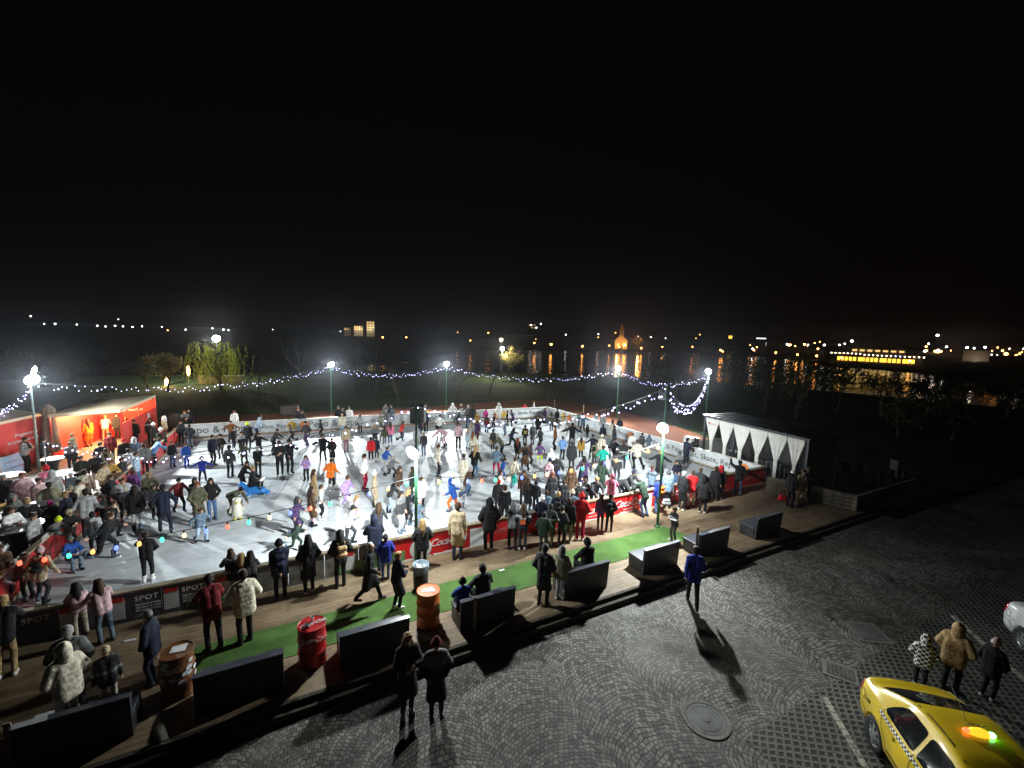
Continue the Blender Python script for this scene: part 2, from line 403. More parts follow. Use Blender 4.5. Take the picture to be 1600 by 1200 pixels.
def head_mesh(kind):
    if kind in _head: return _head[kind]
    q = []; c = lambda a, b, ra, rb, t=0, n=False: q.append((A_(*a), A_(*b), ra, rb, t, n)); k = .02
    if kind in 'sln':
        c((0, .018, .045), (0, .02, .025), .102, .100); c((0, .045, -.01), (0, .05, -.05), .080, .058)
        c((-.05, -.05, .095), (.05, -.05, .095), .035, .035)
        if kind == 'l':
            for s in (1, -1):
                c((s * .07, .03, -.01), (s * .095, .03, -.13), .046, .05); c((s * .095, .03, -.13), (s * .085, .06, -.34), .05, .034)
            c((0, .07, -.02), (0, .105, -.20), .085, .085); c((0, .105, -.20), (.0, .115, -.42), .08, .045)
        if kind == 'n': c((0, .10, .11), (0, .115, .12), .05, .05)
        c((0, -.13, -.02), (0, -.14, -.04), .085, .085, 0, True)
        if kind != 'l': c((0, -.12, -.08), (0, -.10, -.14), .09, .09, 0, True)
    elif kind in 'bo':
        c((0, .02, .055), (0, .022, .035), .108, .113); c((0, .022, .09), (0, .03, .13), .085, .06)
        for t in range(12):
            a = 2 * PI * t / 12; b = 2 * PI * (t + 1) / 12
            c((.098 * math.cos(a), .014 + .098 * math.sin(a), .045), (.098 * math.cos(b), .014 + .098 * math.sin(b), .045), .022, .022)
        if kind == 'o': c((0, .03, .20), (0, .03, .21), .055, .055, 1)
        c((0, -.15, -.045), (0, .0, -.095), .10, .11, 0, True); c((0, .1, -.10), (0, .0, -.10), .095, .095, 0, True)
    elif kind == 'k':
        c((0, .018, .06), (0, .02, .045), .102, .106); c((-.045, -.09, .065), (-.04, -.155, .052), .014, .012); c((.045, -.09, .065), (.04, -.155, .052), .014, .012)
        c((0, -.09, .068), (0, -.17, .052), .015, .012); c((0, -.13, -.05), (0, .0, -.09), .10, .11, 0, True); c((0, .1, -.09), (0, .0, -.10), .095, .095, 0, True)
    elif kind == 'u':
        c((0, .035, .045), (0, .05, .0), .122, .118); c((0, .06, -.02), (0, .055, -.14), .115, .11); c((0, .06, .11), (0, .09, .13), .07, .05)
        for s in (1, -1): c((s * .09, -.03, .05), (s * .075, -.045, -.12), .032, .045)
        c((0, -.10, .0), (0, -.20, -.01), .083, .12, 0, True)
    elif kind == 'd':
        c((0, .022, .04), (0, .03, .015), .0955, .096); c((0, .05, -.02), (0, .05, -.045), .068, .055)
        c((0, -.10, .05), (0, -.12, -.06), .105, .1, 0, True)
    nm = {'s': 'hair', 'l': 'long_hair', 'n': 'hair', 'b': 'beanie', 'o': 'bobble_hat', 'k': 'cap', 'u': 'hood', 'd': 'hair'}[kind]
    _head[kind] = sdf_mesh(nm, q, .0125, k, 2); return _head[kind]
def skate_mesh():
    m = MB()
    m.box((0, -.055, -.082), (.012, .30, .028)); 
    for y in (-.13, .02): m.box((0, y, -.058), (.03, .035, .03))
    m.lathe([(.058, -.02), (.066, .02), (.064, .10), (.070, .17)], (0, .012, -.0), 10, 1)
    m.box((0, -.07, -.022), (.098, .25, .055), 0, 1, 0, .82)
    me = m.mesh('ice_skate', True); me.materials.append(M['blade']); me.materials.append(None); return me
SKATE = skate_mesh()
_block = {}
def blocked(c, c2, z, up):
    key = (c, c2, z, up)
    if key not in _block:
        k = NT('cloth_%s_with_%s' % (c, c2)); tc = k.n('ShaderNodeTexCoord'); sp = k.n('ShaderNodeSeparateXYZ'); k.l(tc.outputs['Object'], sp.inputs[0])
        m = k.math('GREATER_THAN', sp.outputs[2], z)
        if up == 'band': m = k.math('MULTIPLY', m, k.math('LESS_THAN', sp.outputs[2], z + .09))
        n = k.noise(tc.outputs['Object'], 11, 4); sh = k.ramp(n, [(.3, (.65,) * 3), (.7, (1.3,) * 3)])
        k.set('Base Color', k.mix(1.0, k.mix(m, RGB[c], RGB[c2]), sh, 'MULTIPLY')); k.set('Roughness', .85); k.bump(k.noise(tc.outputs['Object'], 15, 3), 1.0, .02); _block[key] = k.m
    return _block[key]
_acc = {}
def accessory(kind, pose):
    if (kind, pose) in _acc: return _acc[(kind, pose)]
    J = skeleton(pose, False); q = []; c = lambda a, b, ra, rb: q.append((A_(*a), A_(*b), ra, rb, 0))
    if kind == 'scarf':
        n = J['neck'] + J['sp'] * .01
        for t in range(10):
            a, b = 2 * PI * t / 10, 2 * PI * (t + 1) / 10; c(n + A_(.075 * math.cos(a), .07 * math.sin(a), .01 * math.sin(3 * a)), n + A_(.075 * math.cos(b), .07 * math.sin(b), .01 * math.sin(3 * b)), .038, .038)
        c(n + A_(.05, -.10, -.03), n + A_(.07, -.15, -.27), .032, .036)
    elif kind == 'shoulder_bag':
        h = J['pel'] + A_(.24, .02, .03); c(h + A_(-.0, -.08, 0), h + A_(0, .10, 0), .075, .075); c(h + A_(0, -.07, -.10), h + A_(0, .09, -.10), .07, .07)
        c(h + A_(-.02, .08, .06), J['sh'] + A_(-.08, .10, .02), .014, .014); c(J['sh'] + A_(-.08, .10, .02), J['sh'] + A_(-.10, -.06, .05), .014, .014); c(J['sh'] + A_(-.10, -.06, .05), h + A_(-.02, -.08, .06), .014, .014)
    elif kind == 'backpack':
        s = J['chest'] + A_(0, .19, .0); c(s + A_(-.08, 0, -.06), s + A_(.08, 0, -.06), .085, .085); c(s + A_(-.07, .0, .12), s + A_(.07, .0, .12), .08, .08); c(s + A_(-.05, .07, -.05), s + A_(.05, .07, -.05), .05, .05)
        for e in (-1, 1): c(s + A_(e * .1, -.05, .2), J['sh'] + A_(e * .11, -.04, .06), .02, .02)
    _acc[(kind, pose)] = sdf_mesh(kind, q, .016, .02, 1); return _acc[(kind, pose)]
GARM = {'j': 'jacket', 'p': 'puffer jacket', 'c': 'long coat', 'h': 'hoodie'}
HEADW = {'s': 'short {} hair', 'l': 'long {} hair', 'n': '{} hair in a bun', 'b': '{} beanie', 'o': '{} bobble hat', 'k': '{} cap', 'u': 'hood up', 'd': 'cropped {} hair'}
COLW = dict(sky='light blue', royal='royal blue', silver='light grey', paleblue='pale blue', slate='grey blue', khaki='khaki', charcoal='dark grey', denim='blue jean', rose='pale pink', plaid='pink plaid', dark='dark')
cw = lambda c: COLW.get(c, c)
PEOPLE = []
def person(x, yt, yb, zone, pose, rot, g, top, bot, head, hc, extra=None, hgt=None, at=None):
    z0 = dict(i=Z_ICE, d=Z_DECK, p=Z_PLAZA, t=Z_TERR, b=Z_TRACK)[zone[0]]
    if pose == 'si': yb = None
    if at is not None: p = np.array(at); h = hgt or 1.7; z0 = p[2]
    elif yb:
        p = P(x, yb, z0); hz = height_at(p[0], p[1], z0, yt) 
        full = {'be': 1.22, 'le': 1.66, 'sk': 1.66, 's2': 1.73, 'wa': 1.79}.get(pose, 1.79)
        h = min(max(hz / full * 1.72, .98), 1.93)
    else:
        h = (hgt or 1.70) * .965; vis = {'be': .68, 'le': .93, 'sk': .93, 'si': .76}.get(pose, 1.0) * 1.04
        p = foot_for(x, yt, h * vis, z0); yb = Q(p)[1]
    kid = h < 1.30; s = h / 1.72
    th = math.atan2(-p[0], p[1]) + R_(rot + (random.uniform(-15, 15) if pose in ('st', 'po', 'ph') and zone[0] != 'p' else 0))
    o = bpy.data.objects.new('person', body_mesh(pose, kid)); link(o)
    o.location = (p[0], p[1], z0 + (.015 if zone[0] == 'i' else 0.0)); o.rotation_euler = (0, 0, th); 
    fat = .89 + .09 * random.random(); o.scale = (s * fat * (1.06 if kid else 1), s * fat * (1.06 if kid else 1), s)
    white = random.random() < .25
    for i, m in enumerate((M['skin'], cloth(bot), M['shoe_white'] if white else M['shoe'], M['eye'], M['lip'], cloth(top))):
        o.material_slots[i].link = 'OBJECT'; o.material_slots[i].material = m
    me = jacket_mesh(pose, kid, g); tm = cloth(top); rv = random.random()
    if top in ('black', 'charcoal', 'navy', 'slate', 'grey', 'maroon', 'olive') and rv < .26: tm = blocked(top, random.choice([x for x in ('charcoal', 'grey', 'black', 'silver') if x != top]), random.choice((1.12, 1.2, 1.28)), 'band' if rv < .14 else 'up')
    child(me.name.split('.')[0], me, o, mats=[tm])
    if not extra and pose in ('st', 'po', 'ph', 'bk', 'ca', 'wk', 's2') and zone[0] != 'p' and not (zone[0] == 'd' and x < 420):
        r_ = random.random()
        if r_ < .12 and head not in 'u': child('scarf', accessory('scarf', pose), o, mats=[cloth(random.choice(('grey', 'beige', 'maroon', 'cream', 'black', 'slate')))])
        elif r_ < .19 and g in 'jcp': child('shoulder_bag', accessory('shoulder_bag', pose), o, mats=[cloth(random.choice(('black', 'brown', 'tan', 'charcoal')))])
        elif r_ < .24 and 120 < rot < 240 and head not in 'l': child('backpack', accessory('backpack', pose), o, mats=[cloth(random.choice(('black', 'charcoal', 'navy', 'slate')))])
    J = skeleton(pose, kid); hm = head_mesh(head); k = 1.18 if kid else 1.0
    ismat = hairmat(hc) if head in 'slnd' else cloth(hc)
    ch = child(hm.name.split('.')[0], hm, o, tuple(J['head'] + A_(0, 0, .02 if kid else 0)), (J['tilt'], 0, 0), [ismat, cloth('white') if hc == 'pink' else ismat], (k, k, k))
    if head in 'bok' and random.random() < .6 or (head == 'u' and extra == 'hair'):
        child('hair', head_mesh('l' if head == 'o' else 'd'), o, tuple(J['head']), (J['tilt'], 0, 0), [hairmat('dark'), hairmat('dark')], (k, k, k))
    if zone == 'i':
        for i in (0, 1):
            child('ice_skate', SKATE, o, tuple(J['ank', i] + A_(0, 0, .0)), (0, 0, R_(7) * (1 if i == 0 else -1)), [M['blade'], cloth('white' if white else ('slate' if random.random() < .4 else 'black'))])
    if extra and extra.startswith('pack:'):
        m = sdf_mesh('backpack', [(A_(-.08, .21, 1.10), A_(.08, .21, 1.10), .09, .09, 0), (A_(-.07, .22, 1.30), A_(.07, .22, 1.30), .085, .085, 0), (A_(-.05, .29, 1.12), A_(.05, .29, 1.12), .05, .05, 0),
              (A_(-.1, .14, 1.42), A_(-.12, -.02, 1.46), .018, .018, 0), (A_(.1, .14, 1.42), A_(.12, -.02, 1.46), .018, .018, 0), (A_(-.12, -.02, 1.46), A_(-.13, -.13, 1.30), .018, .018, 0), (A_(.12, -.02, 1.46), A_(.13, -.13, 1.30), .018, .018, 0)], .018, .03, 1)
        child('backpack', m, o, mats=[cloth(extra[5:])])
    PEOPLE.append(dict(o=o, x=x, yt=yt, yb=yb, zone=zone[0], pose=pose, g=g, top=top, bot=bot, head=head, hc=hc, kid=kid, extra=extra))
    return o
# ---------------------------------------------------------------- ground materials
def ice_mat():
    k = NT('ice'); a, b, v = k.ab()
    n1 = k.noise(v, .22, 5, .6); n2 = k.noise(v, 1.6, 6, .65)
    st = k.n('ShaderNodeMapping'); st.inputs['Scale'].default_value = (1.0, 7.0, 1); st.inputs['Rotation'].default_value = (0, 0, R_(-26)); k.l(v, st.inputs['Vector'])
    n3 = k.noise(st.outputs[0], 1.1, 7, .7)
    st2 = k.n('ShaderNodeMapping'); st2.inputs['Scale'].default_value = (9.0, 1.0, 1); st2.inputs['Rotation'].default_value = (0, 0, R_(35)); k.l(v, st2.inputs['Vector'])
    n4 = k.noise(st2.outputs[0], .9, 6, .7)
    c = k.ramp(n1, [(.3, (.60, .65, .70)), (.55, (.70, .74, .78)), (.75, (.76, .79, .82))])
    c = k.mix(k.ramp(n3, [(.40, (0, 0, 0)), (.47, (1, 1, 1))]), k.mix(.42, c, (.40, .45, .50)), c)
    c = k.mix(k.ramp(n4, [(.36, (1, 1, 1)), (.43, (0, 0, 0))]), c, k.mix(.3, c, (.42, .46, .50)))
    c = k.mix(k.ramp(n2, [(.62, (0, 0, 0)), (.74, (.55, .55, .55))]), c, (.86, .88, .90))
    k.set('Base Color', c); k.set('Roughness', k.ramp(n3, [(.3, (.42,) * 3), (.65, (.65,) * 3)])); k.set('Specular IOR Level', .3)
    for ang, sc, th in ((12, (.55, 16, 1), .355), (-52, (.7, 19, 1), .345), (68, (.6, 17, 1), .35), (-14, (.8, 24, 1), .36)):
        mp = k.n('ShaderNodeMapping'); mp.inputs['Scale'].default_value = sc; mp.inputs['Rotation'].default_value = (0, 0, R_(ang)); mp.inputs['Location'].default_value = (ang, 0, 0)
        wv = k.n('ShaderNodeVectorMath'); wv.operation = 'ADD'; k.l(v, wv.inputs[0]); cur = k.n('ShaderNodeTexNoise'); cur.inputs['Scale'].default_value = .35; k.l(v, cur.inputs['Vector']); k.l(cur.outputs['Color'], wv.inputs[1]); k.l(wv.outputs[0], mp.inputs['Vector'])
        c = k.mix(k.ramp(k.noise(mp.outputs[0], 1.4, 4, .6), [(th, (.55, .55, .55)), (th + .035, (0, 0, 0))]), c, (.30, .34, .38))
    k.set('Base Color', c)
    k.bump(n2, .18, .02); return k.m
def cobble_mat():
    k = NT('cobble'); a, b, v = k.ab(); Wd, Rr = 1.90, 1.42
    j = k.n('ShaderNodeTexNoise'); j.inputs['Scale'].default_value = 2.6; j.inputs['Detail'].default_value = 3; k.l(v, j.inputs['Vector'])
    js = k.n('ShaderNodeSeparateColor'); k.l(j.outputs['Color'], js.inputs[0])
    a = k.math('ADD', a, k.math('MULTIPLY', k.math('SUBTRACT', js.outputs[0], .5), .20)); b = k.math('ADD', b, k.math('MULTIPLY', k.math('SUBTRACT', js.outputs[1], .5), .22))
    xl = k.math('MULTIPLY', k.math('SUBTRACT', k.math('FRACT', k.math('DIVIDE', k.math('ADD', a, 40.55), Wd)), .5), Wd)
    bb = k.math('SUBTRACT', b, k.math('SQRT', k.math('SUBTRACT', Rr * Rr, k.math('MULTIPLY', xl, xl))))
    s = k.math('MULTIPLY', k.math('ARCSINE', k.math('DIVIDE', xl, Rr)), Rr)
    col = k.math('FLOOR', k.math('DIVIDE', k.math('ADD', a, 40.55), Wd))
    s = k.math('ADD', s, k.math('MULTIPLY', col, 3.37)); bb = k.math('ADD', bb, k.math('MULTIPLY', k.math('FRACT', k.math('MULTIPLY', k.math('SINE', k.math('MULTIPLY', col, 12.9)), 43.7)), 1.3)); bb = k.math('ADD', bb, k.math('MULTIPLY', k.math('SUBTRACT', k.noise(v, .35, 2), .5), .7))
    br = k.n('ShaderNodeTexBrick'); br.offset = .5; br.inputs['Scale'].default_value = 1; br.inputs['Brick Width'].default_value = .098; br.inputs['Row Height'].default_value = .088
    br.inputs['Mortar Size'].default_value = .0095; br.inputs['Mortar Smooth'].default_value = .5; br.inputs['Color1'].default_value = (.11, .105, .096, 1); br.inputs['Color2'].default_value = (.37, .355, .325, 1); br.inputs['Mortar'].default_value = (.014, .013, .012, 1)
    k.l(k.vec(s, bb), br.inputs['Vector'])
    n = k.noise(v, .55, 4); nf = k.noise(v, 30, 3)
    c = k.mix(.75, br.outputs['Color'], k.ramp(n, [(.3, (.50, .48, .45)), (.7, (1, 1, 1))]), 'MULTIPLY')
    c = k.mix(k.ramp(k.noise(v, .23, 5, .6), [(.5, (0, 0, 0)), (.68, (.6,) * 3)]), c, (.10, .085, .065))
    c = k.mix(.5, c, k.ramp(nf, [(.3, (.55, .55, .55)), (.7, (1, 1, 1))]), 'MULTIPLY')
    k.set('Base Color', c); k.set('Roughness', k.ramp(n, [(.35, (.58,) * 3), (.65, (.82,) * 3)])); k.set('Specular IOR Level', .4)
    h = k.math('ADD', k.math('SUBTRACT', 1.0, br.outputs['Fac']), k.math('MULTIPLY', nf, .25)); k.bump(h, .5, .014); return k.m
def gridpaver_mat():
    k = NT('grid_paver'); a, b, v = k.ab(); sx, sy = .235, .17
    p = k.math('FRACT', k.math('ADD', k.math('DIVIDE', a, sx), k.math('DIVIDE', b, sy))); q = k.math('FRACT', k.math('SUBTRACT', k.math('DIVIDE', a, sx), k.math('DIVIDE', b, sy)))
    mx = k.math('MAXIMUM', k.math('ABSOLUTE', k.math('SUBTRACT', p, .5)), k.math('ABSOLUTE', k.math('SUBTRACT', q, .5)))
    n = k.noise(v, 14, 3); n0 = k.noise(v, .8, 3)
    mx = k.math('ADD', mx, k.math('MULTIPLY', k.math('SUBTRACT', n, .5), .14))
    hole = k.ramp(mx, [(.27, (1, 1, 1)), (.34, (0, 0, 0))])
    c = k.mix(hole, k.ramp(n, [(.3, (.11, .105, .095)), (.7, (.20, .19, .17))]), k.ramp(n, [(.3, (.008, .012, .005)), (.7, (.02, .03, .012))]))
    c = k.mix(.6, c, k.ramp(n0, [(.3, (.55,) * 3), (.7, (1,) * 3)]), 'MULTIPLY')
    k.set('Base Color', c); k.set('Roughness', .75); k.bump(k.math('SUBTRACT', 1.0, hole), .8, .03); return k.m
def deck_mat(name='deck_plank', c0=(.16, .108, .062), c1=(.31, .222, .135), w=3.4, h=.145, dirt=.6):
    k = NT(name); a, b, v = k.ab()
    br = k.n('ShaderNodeTexBrick'); br.offset = .37; br.inputs['Scale'].default_value = 1; br.inputs['Brick Width'].default_value = w; br.inputs['Row Height'].default_value = h
    br.inputs['Mortar Size'].default_value = .006; br.inputs['Mortar Smooth'].default_value = .3; br.inputs['Color1'].default_value = (*c0, 1); br.inputs['Color2'].default_value = (*c1, 1); br.inputs['Mortar'].default_value = (.015, .011, .008, 1)
    k.l(k.vec(a, b), br.inputs['Vector'])
    mp = k.n('ShaderNodeMapping'); mp.inputs['Scale'].default_value = (1.2, 22, 1); k.l(v, mp.inputs['Vector'])
    g = k.noise(mp.outputs[0], 2.2, 6, .65); n = k.noise(v, .9, 6, .62); n2 = k.noise(v, 5, 5)
    c = k.mix(.8, br.outputs['Color'], k.ramp(g, [(.3, (.45, .42, .40)), (.7, (1.15, 1.1, 1.05))]), 'MULTIPLY')
    c = k.mix(k.ramp(n, [(.38, (0, 0, 0)), (.60, (dirt,) * 3)]), c, (.34, .26, .165))
    c = k.mix(k.ramp(n2, [(.55, (0, 0, 0)), (.72, (.5,) * 3)]), c, (.06, .045, .03))
    k.set('Base Color', c); k.set('Roughness', k.ramp(n, [(.3, (.45,) * 3), (.7, (.8,) * 3)])); k.bump(k.math('ADD', k.math('SUBTRACT', 1.0, br.outputs['Fac']), k.math('MULTIPLY', g, .4)), .6, .012); return k.m
def patch_mat(name, lo, hi, sc, rough=.95, bump=.6, bs=40, dist=.03):
    k = NT(name); g = k.n('ShaderNodeNewGeometry'); v = g.outputs['Position']
    n = k.noise(v, sc, 7, .65); n2 = k.noise(v, bs, 4, .6)
    c = k.mix(.7, k.ramp(n, [(.32, lo), (.68, hi)]), k.ramp(n2, [(.3, (.5,) * 3), (.7, (1.3,) * 3)]), 'MULTIPLY')
    k.set('Base Color', c); k.set('Roughness', rough); k.set('Specular IOR Level', .2); k.bump(n2, bump, dist); return k.m
M['ice'] = ice_mat(); M['cobble'] = cobble_mat(); M['gridpaver'] = gridpaver_mat(); M['deck'] = deck_mat()
M['turf'] = patch_mat('turf_carpet', (.055, .115, .028), (.115, .225, .06), 1.1, bump=.9, bs=60, dist=.012)
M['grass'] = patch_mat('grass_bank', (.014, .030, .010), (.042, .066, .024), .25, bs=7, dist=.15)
M['track'] = patch_mat('red_track', (.11, .042, .024), (.20, .075, .042), .5, bs=22)
M['concrete'] = patch_mat('concrete', (.16, .155, .145), (.30, .29, .27), .8, rough=.8, bs=25, dist=.008)
M['terrace'] = patch_mat('terrace_floor', (.17, .165, .16), (.30, .29, .28), .6, rough=.5, bs=18, dist=.006)
M['kerb'] = patch_mat('kerb_wood', (.045, .036, .028), (.11, .09, .07), 1.6, rough=.7, bs=20)
M['old_wood'] = deck_mat('grey_board', (.085, .075, .062), (.17, .15, .125), 2.6, .12, .3)
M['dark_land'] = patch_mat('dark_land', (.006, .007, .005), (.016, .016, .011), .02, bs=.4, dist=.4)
def obj_structure(name, mb, m):
    o = mb.build(name, m); o['kind'] = 'structure'; return o
def quad_sheet(name, pts, z, m):
    return obj_structure(name, MB().add([(p[0], p[1], z) for p in pts], [tuple(range(len(pts)))]), m)
# ---------------------------------------------------------------- rink plan
A = P(282, 663, .85)[:2]; B = P(855, 635, .85)[:2]; Cc = P(1195, 728, .85)[:2]
nl = P(20, 879, .85)[:2]; ml = P(109, 811, .85)[:2]
def isect(p, d, q, e):
    m = np.array([[d[0], -e[0]], [d[1], -e[1]]]); t = np.linalg.solve(m, np.array(q) - np.array(p)); return np.array(p) + t[0] * np.array(d)
Df = isect(np.array([-10.87, 9.24]), (np.array([13.08, 22.03]) - np.array([-10.87, 9.24])), nl, A - nl)
RINK = [Df, Cc, B, A]
quad_sheet('ice_rink', [Df, Cc, B, A], Z_ICE, M['ice'])
# deck, turf strip, kerb, plaza
EDGE = -4.22
deck = [W(-13.2, EDGE), W(17.2, EDGE), W(17.2, -.12), W(15.9, -.05), (Df[0] + .1, Df[1] - .06, 0), W(-13.2, -.1)]
obj_structure('deck', MB().prism([(p[0], p[1]) for p in deck], -.14, Z_DECK), M['deck'])
obj_structure('turf_strip', MB().prism([W(-7.9, -2.98)[:2], W(7.35, -2.86)[:2], W(7.1, -1.62)[:2], W(-7.9, -1.72)[:2]], .003, .014), M['turf'])
obj_structure('kerb', MB().beam(W(-13.2, EDGE - .04, -.075), W(17.2, EDGE - .04, -.075), .10, .146).beam(W(-13.2, EDGE - .17, -.18), W(17.2, EDGE - .17, -.18), .16, .16), M['kerb'])
quad_sheet('plaza', [W(-16, -14), W(60, -14), W(60, EDGE + .2), W(-16, EDGE + .2)], Z_PLAZA, M['cobble'])
quad_sheet('parking_grid', [W(1.7, -14.5), W(40, -14.5), W(40, -8.72), W(1.7, -8.72)], Z_PLAZA + .005, M['gridpaver'])
k = 0
for p0, p1 in (((1288, 1090), (1352, 1199)), ((1488, 962), (1600, 1062))):
    q0 = P(*p0, Z_PLAZA); q1 = P(*p1, Z_PLAZA); d = (q1 - q0) / np.linalg.norm(q1 - q0); s = np.array([-d[1], d[0], 0]) * .06
    q1 = q0 + d * 3.4
    m = NT('painted_paver%d' % k); k += 1
    a_, b_, v_ = m.ab(); nn = m.noise(v_, 9, 4)
    m.set('Base Color', m.ramp(nn, [(.36, (.16, .155, .14)), (.52, (.50, .48, .42))])); m.set('Roughness', .7)
    mb = MB(); t = 0.0
    while t < 3.3:
        ln = .19 + .03 * random.random(); c = q0 + d * (t + ln / 2)
        mb.box((c[0], c[1], Z_PLAZA + .006), (ln - .02, .115, .02), math.atan2(d[1], d[0])); t += ln
    o = obj_structure('road_marking', mb, m.m)
# terrace, track and the ground beyond: one sheet that falls to the lake and rises again to the far shore
def off(poly, d):
    c = sum(np.array(p) for p in poly) / len(poly); r = []
    for p in poly:
        w = np.array(p) - c; r.append(np.array(p) + w / np.linalg.norm(w) * d)
    return r
quad_sheet('terrace', [Df + A_(-1.4, -6), Df + A_(-.06, -.3), A + A_(-.05, .0), A + A_(-1.2, 1.8), A + A_(-30, 8), A_(-50, 5)], Z_TERR, M['terrace'])
tr = [Cc + A_(.1, .1), Cc + A_(3.0, 1.0)] + [P(x, y, Z_TRACK)[:2] for x, y in ((1085, 676), (1010, 652), (935, 635), (875, 625), (815, 624), (700, 633), (570, 640), (430, 646), (300, 651), (258, 655))] + [A + A_(-.02, .0), A + (B - A) * .5 + A_(.05, -.1), B + A_(-.1, -.1)]
quad_sheet('running_track', tr, Z_TRACK, M['track'])
def ground_h(x, y):
    d = math.hypot(x, y)
    edge = 82
    t = min(max((d - edge) / 34, 0), 1); t = t * t * (3 - 2 * t)
    return Z_GROUND + (-9.5 - Z_GROUND) * t
gv, gf = [], []
rad = [0, 6, 12, 20, 30, 40, 48, 56, 64, 72, 80, 88, 96, 106, 118, 135, 160, 260, 420]; NA = 96
for i, r in enumerate(rad):
    for j in range(NA):
        t = 2 * PI * j / NA; x, y = r * math.sin(t), r * math.cos(t)
        gv.append((x, y, ground_h(x, y) + (rng.uniform(-.08, .08) if r > 60 else 0) - (.12 if (y < 22 and r < 60) else 0)))
for i in range(len(rad) - 1):
    for j in range(NA): gf.append((i * NA + j, i * NA + (j + 1) % NA, (i + 1) * NA + (j + 1) % NA, (i + 1) * NA + j))
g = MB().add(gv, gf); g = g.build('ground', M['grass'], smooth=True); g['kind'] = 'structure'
def lake_mat():
    k = NT('lake_water'); gm = k.n('ShaderNodeNewGeometry'); v = gm.outputs['Position']
    k.set('Base Color', (.002, .003, .004)); k.set('Roughness', .10); k.set('IOR', 1.33)
    k.bump(k.noise(v, .7, 4, .6), .16, .5); return k.m
M['lake'] = lake_mat()
quad_sheet('lake', [(-900, 60), (900, 40), (900, 900), (-900, 900)], Z_LAKE, M['lake'])
# far shore: (pixel column, row of the waterline)
shore = [(-700, 555), (-200, 560), (100, 564), (400, 568), (560, 568), (650, 562), (720, 548), (760, 546), (860, 547), (975, 549), (1080, 551), (1180, 556), (1250, 562), (1300, 573), (1370, 577), (1430, 582), (1500, 592), (1620, 604), (1900, 640), (2600, 700)]
sv, sf = [], []
prof = [(0, -.4), (2.5, .7), (12, 1.2), (60, 1.8), (180, 2.6), (420, 3.2), (800, 4)]
for x, y in shore:
    b = P(x, y, Z_LAKE); d = b[:2] / np.linalg.norm(b[:2])
    for e, hh in prof:
        q = b[:2] + d * e; sv.append((q[0], q[1], Z_LAKE + hh * (1 + (.25 * math.sin(x * .013) if e > 100 else 0))))
n = len(prof)
for i in range(len(shore) - 1):
    for j in range(n - 1): sf.append((i * n + j, (i + 1) * n + j, (i + 1) * n + j + 1, i * n + j + 1))
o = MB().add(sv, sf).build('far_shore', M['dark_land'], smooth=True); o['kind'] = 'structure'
q0, q1 = P(1300, 601, Z_LAKE), P(1424, 603, Z_LAKE)
jt = MB().beam(q0 + A_(0, 0, .5), q1 + A_(0, 0, .5), 1.8, .22)
for i in range(9): c = q0 + (q1 - q0) * i / 8; jt.tube([c + A_(0, 0, -1), c + A_(0, 0, .45)], .14, 6)
tag(jt.build('jetty', M['old_wood']), 'long dark jetty lying across the lake in front of the lit pavilion', 'jetty')
# ---------------------------------------------------------------- lettering
def text_mesh(s, size, shear=0.0, ext=.004, space=1.0):
    c = bpy.data.curves.new('lettering', 'FONT'); c.body = s; c.size = size; c.shear = shear; c.extrude = ext; c.align_x = 'CENTER'; c.align_y = 'CENTER'; c.space_character = space; c.resolution_u = 3
    o = bpy.data.objects.new('lettering', c); COL.objects.link(o); bpy.context.view_layer.update()
    me = bpy.data.meshes.new_from_object(o.evaluated_get(bpy.context.evaluated_depsgraph_get())); me.name = 'lettering'
    bpy.data.objects.remove(o); me.materials.clear(); return me
_txt = {}
def lettering(s, size, m, parent, loc, rot, shear=0.0, space=1.0, name='lettering'):
    key = (s, size, shear, space)
    if key not in _txt: _txt[key] = text_mesh(s, size, shear, space=space); _txt[key].materials.append(None)
    o = child(name, _txt[key], parent, loc, rot); o.material_slots[0].link = 'OBJECT'; o.material_slots[0].material = m; return o
M['ink_white'] = mat('ink_white', (.78, .78, .78), .6); M['ink_dark'] = mat('ink_dark', (.05, .055, .065), .6); M['ink_red'] = mat('ink_red', (.6, .03, .02), .6)
M['panel_red'] = mat('panel_red', (.42, .012, .014), .42, var=.18, vscale=2.5)
M['panel_red_bright'] = mat('panel_red_bright', (.68, .012, .016), .4, var=.12, vscale=3)
M['panel_white'] = mat('panel_white', (.62, .65, .67), .45, var=.10, vscale=1.5)
M['panel_grey'] = mat('panel_grey', (.075, .07, .085), .5, var=.35, vscale=2.5)
M['panel_photo'] = mat('panel_photo', (.16, .15, .13), .5, var=.6, vscale=3.5)
M['rail_wood'] = patch_mat('rail_wood', (.22, .17, .11), (.40, .33, .23), 2.2, rough=.7, bs=25, dist=.004)
M['rail_white'] = mat('rail_white', (.62, .62, .58), .5, var=.25, vscale=4)
M['yellow_disc'] = mat('yellow_disc', (.60, .38, .06), .6, var=.4, vscale=9); M['orange_disc'] = mat('orange_disc', (.72, .22, .04), .6, var=.3, vscale=9)
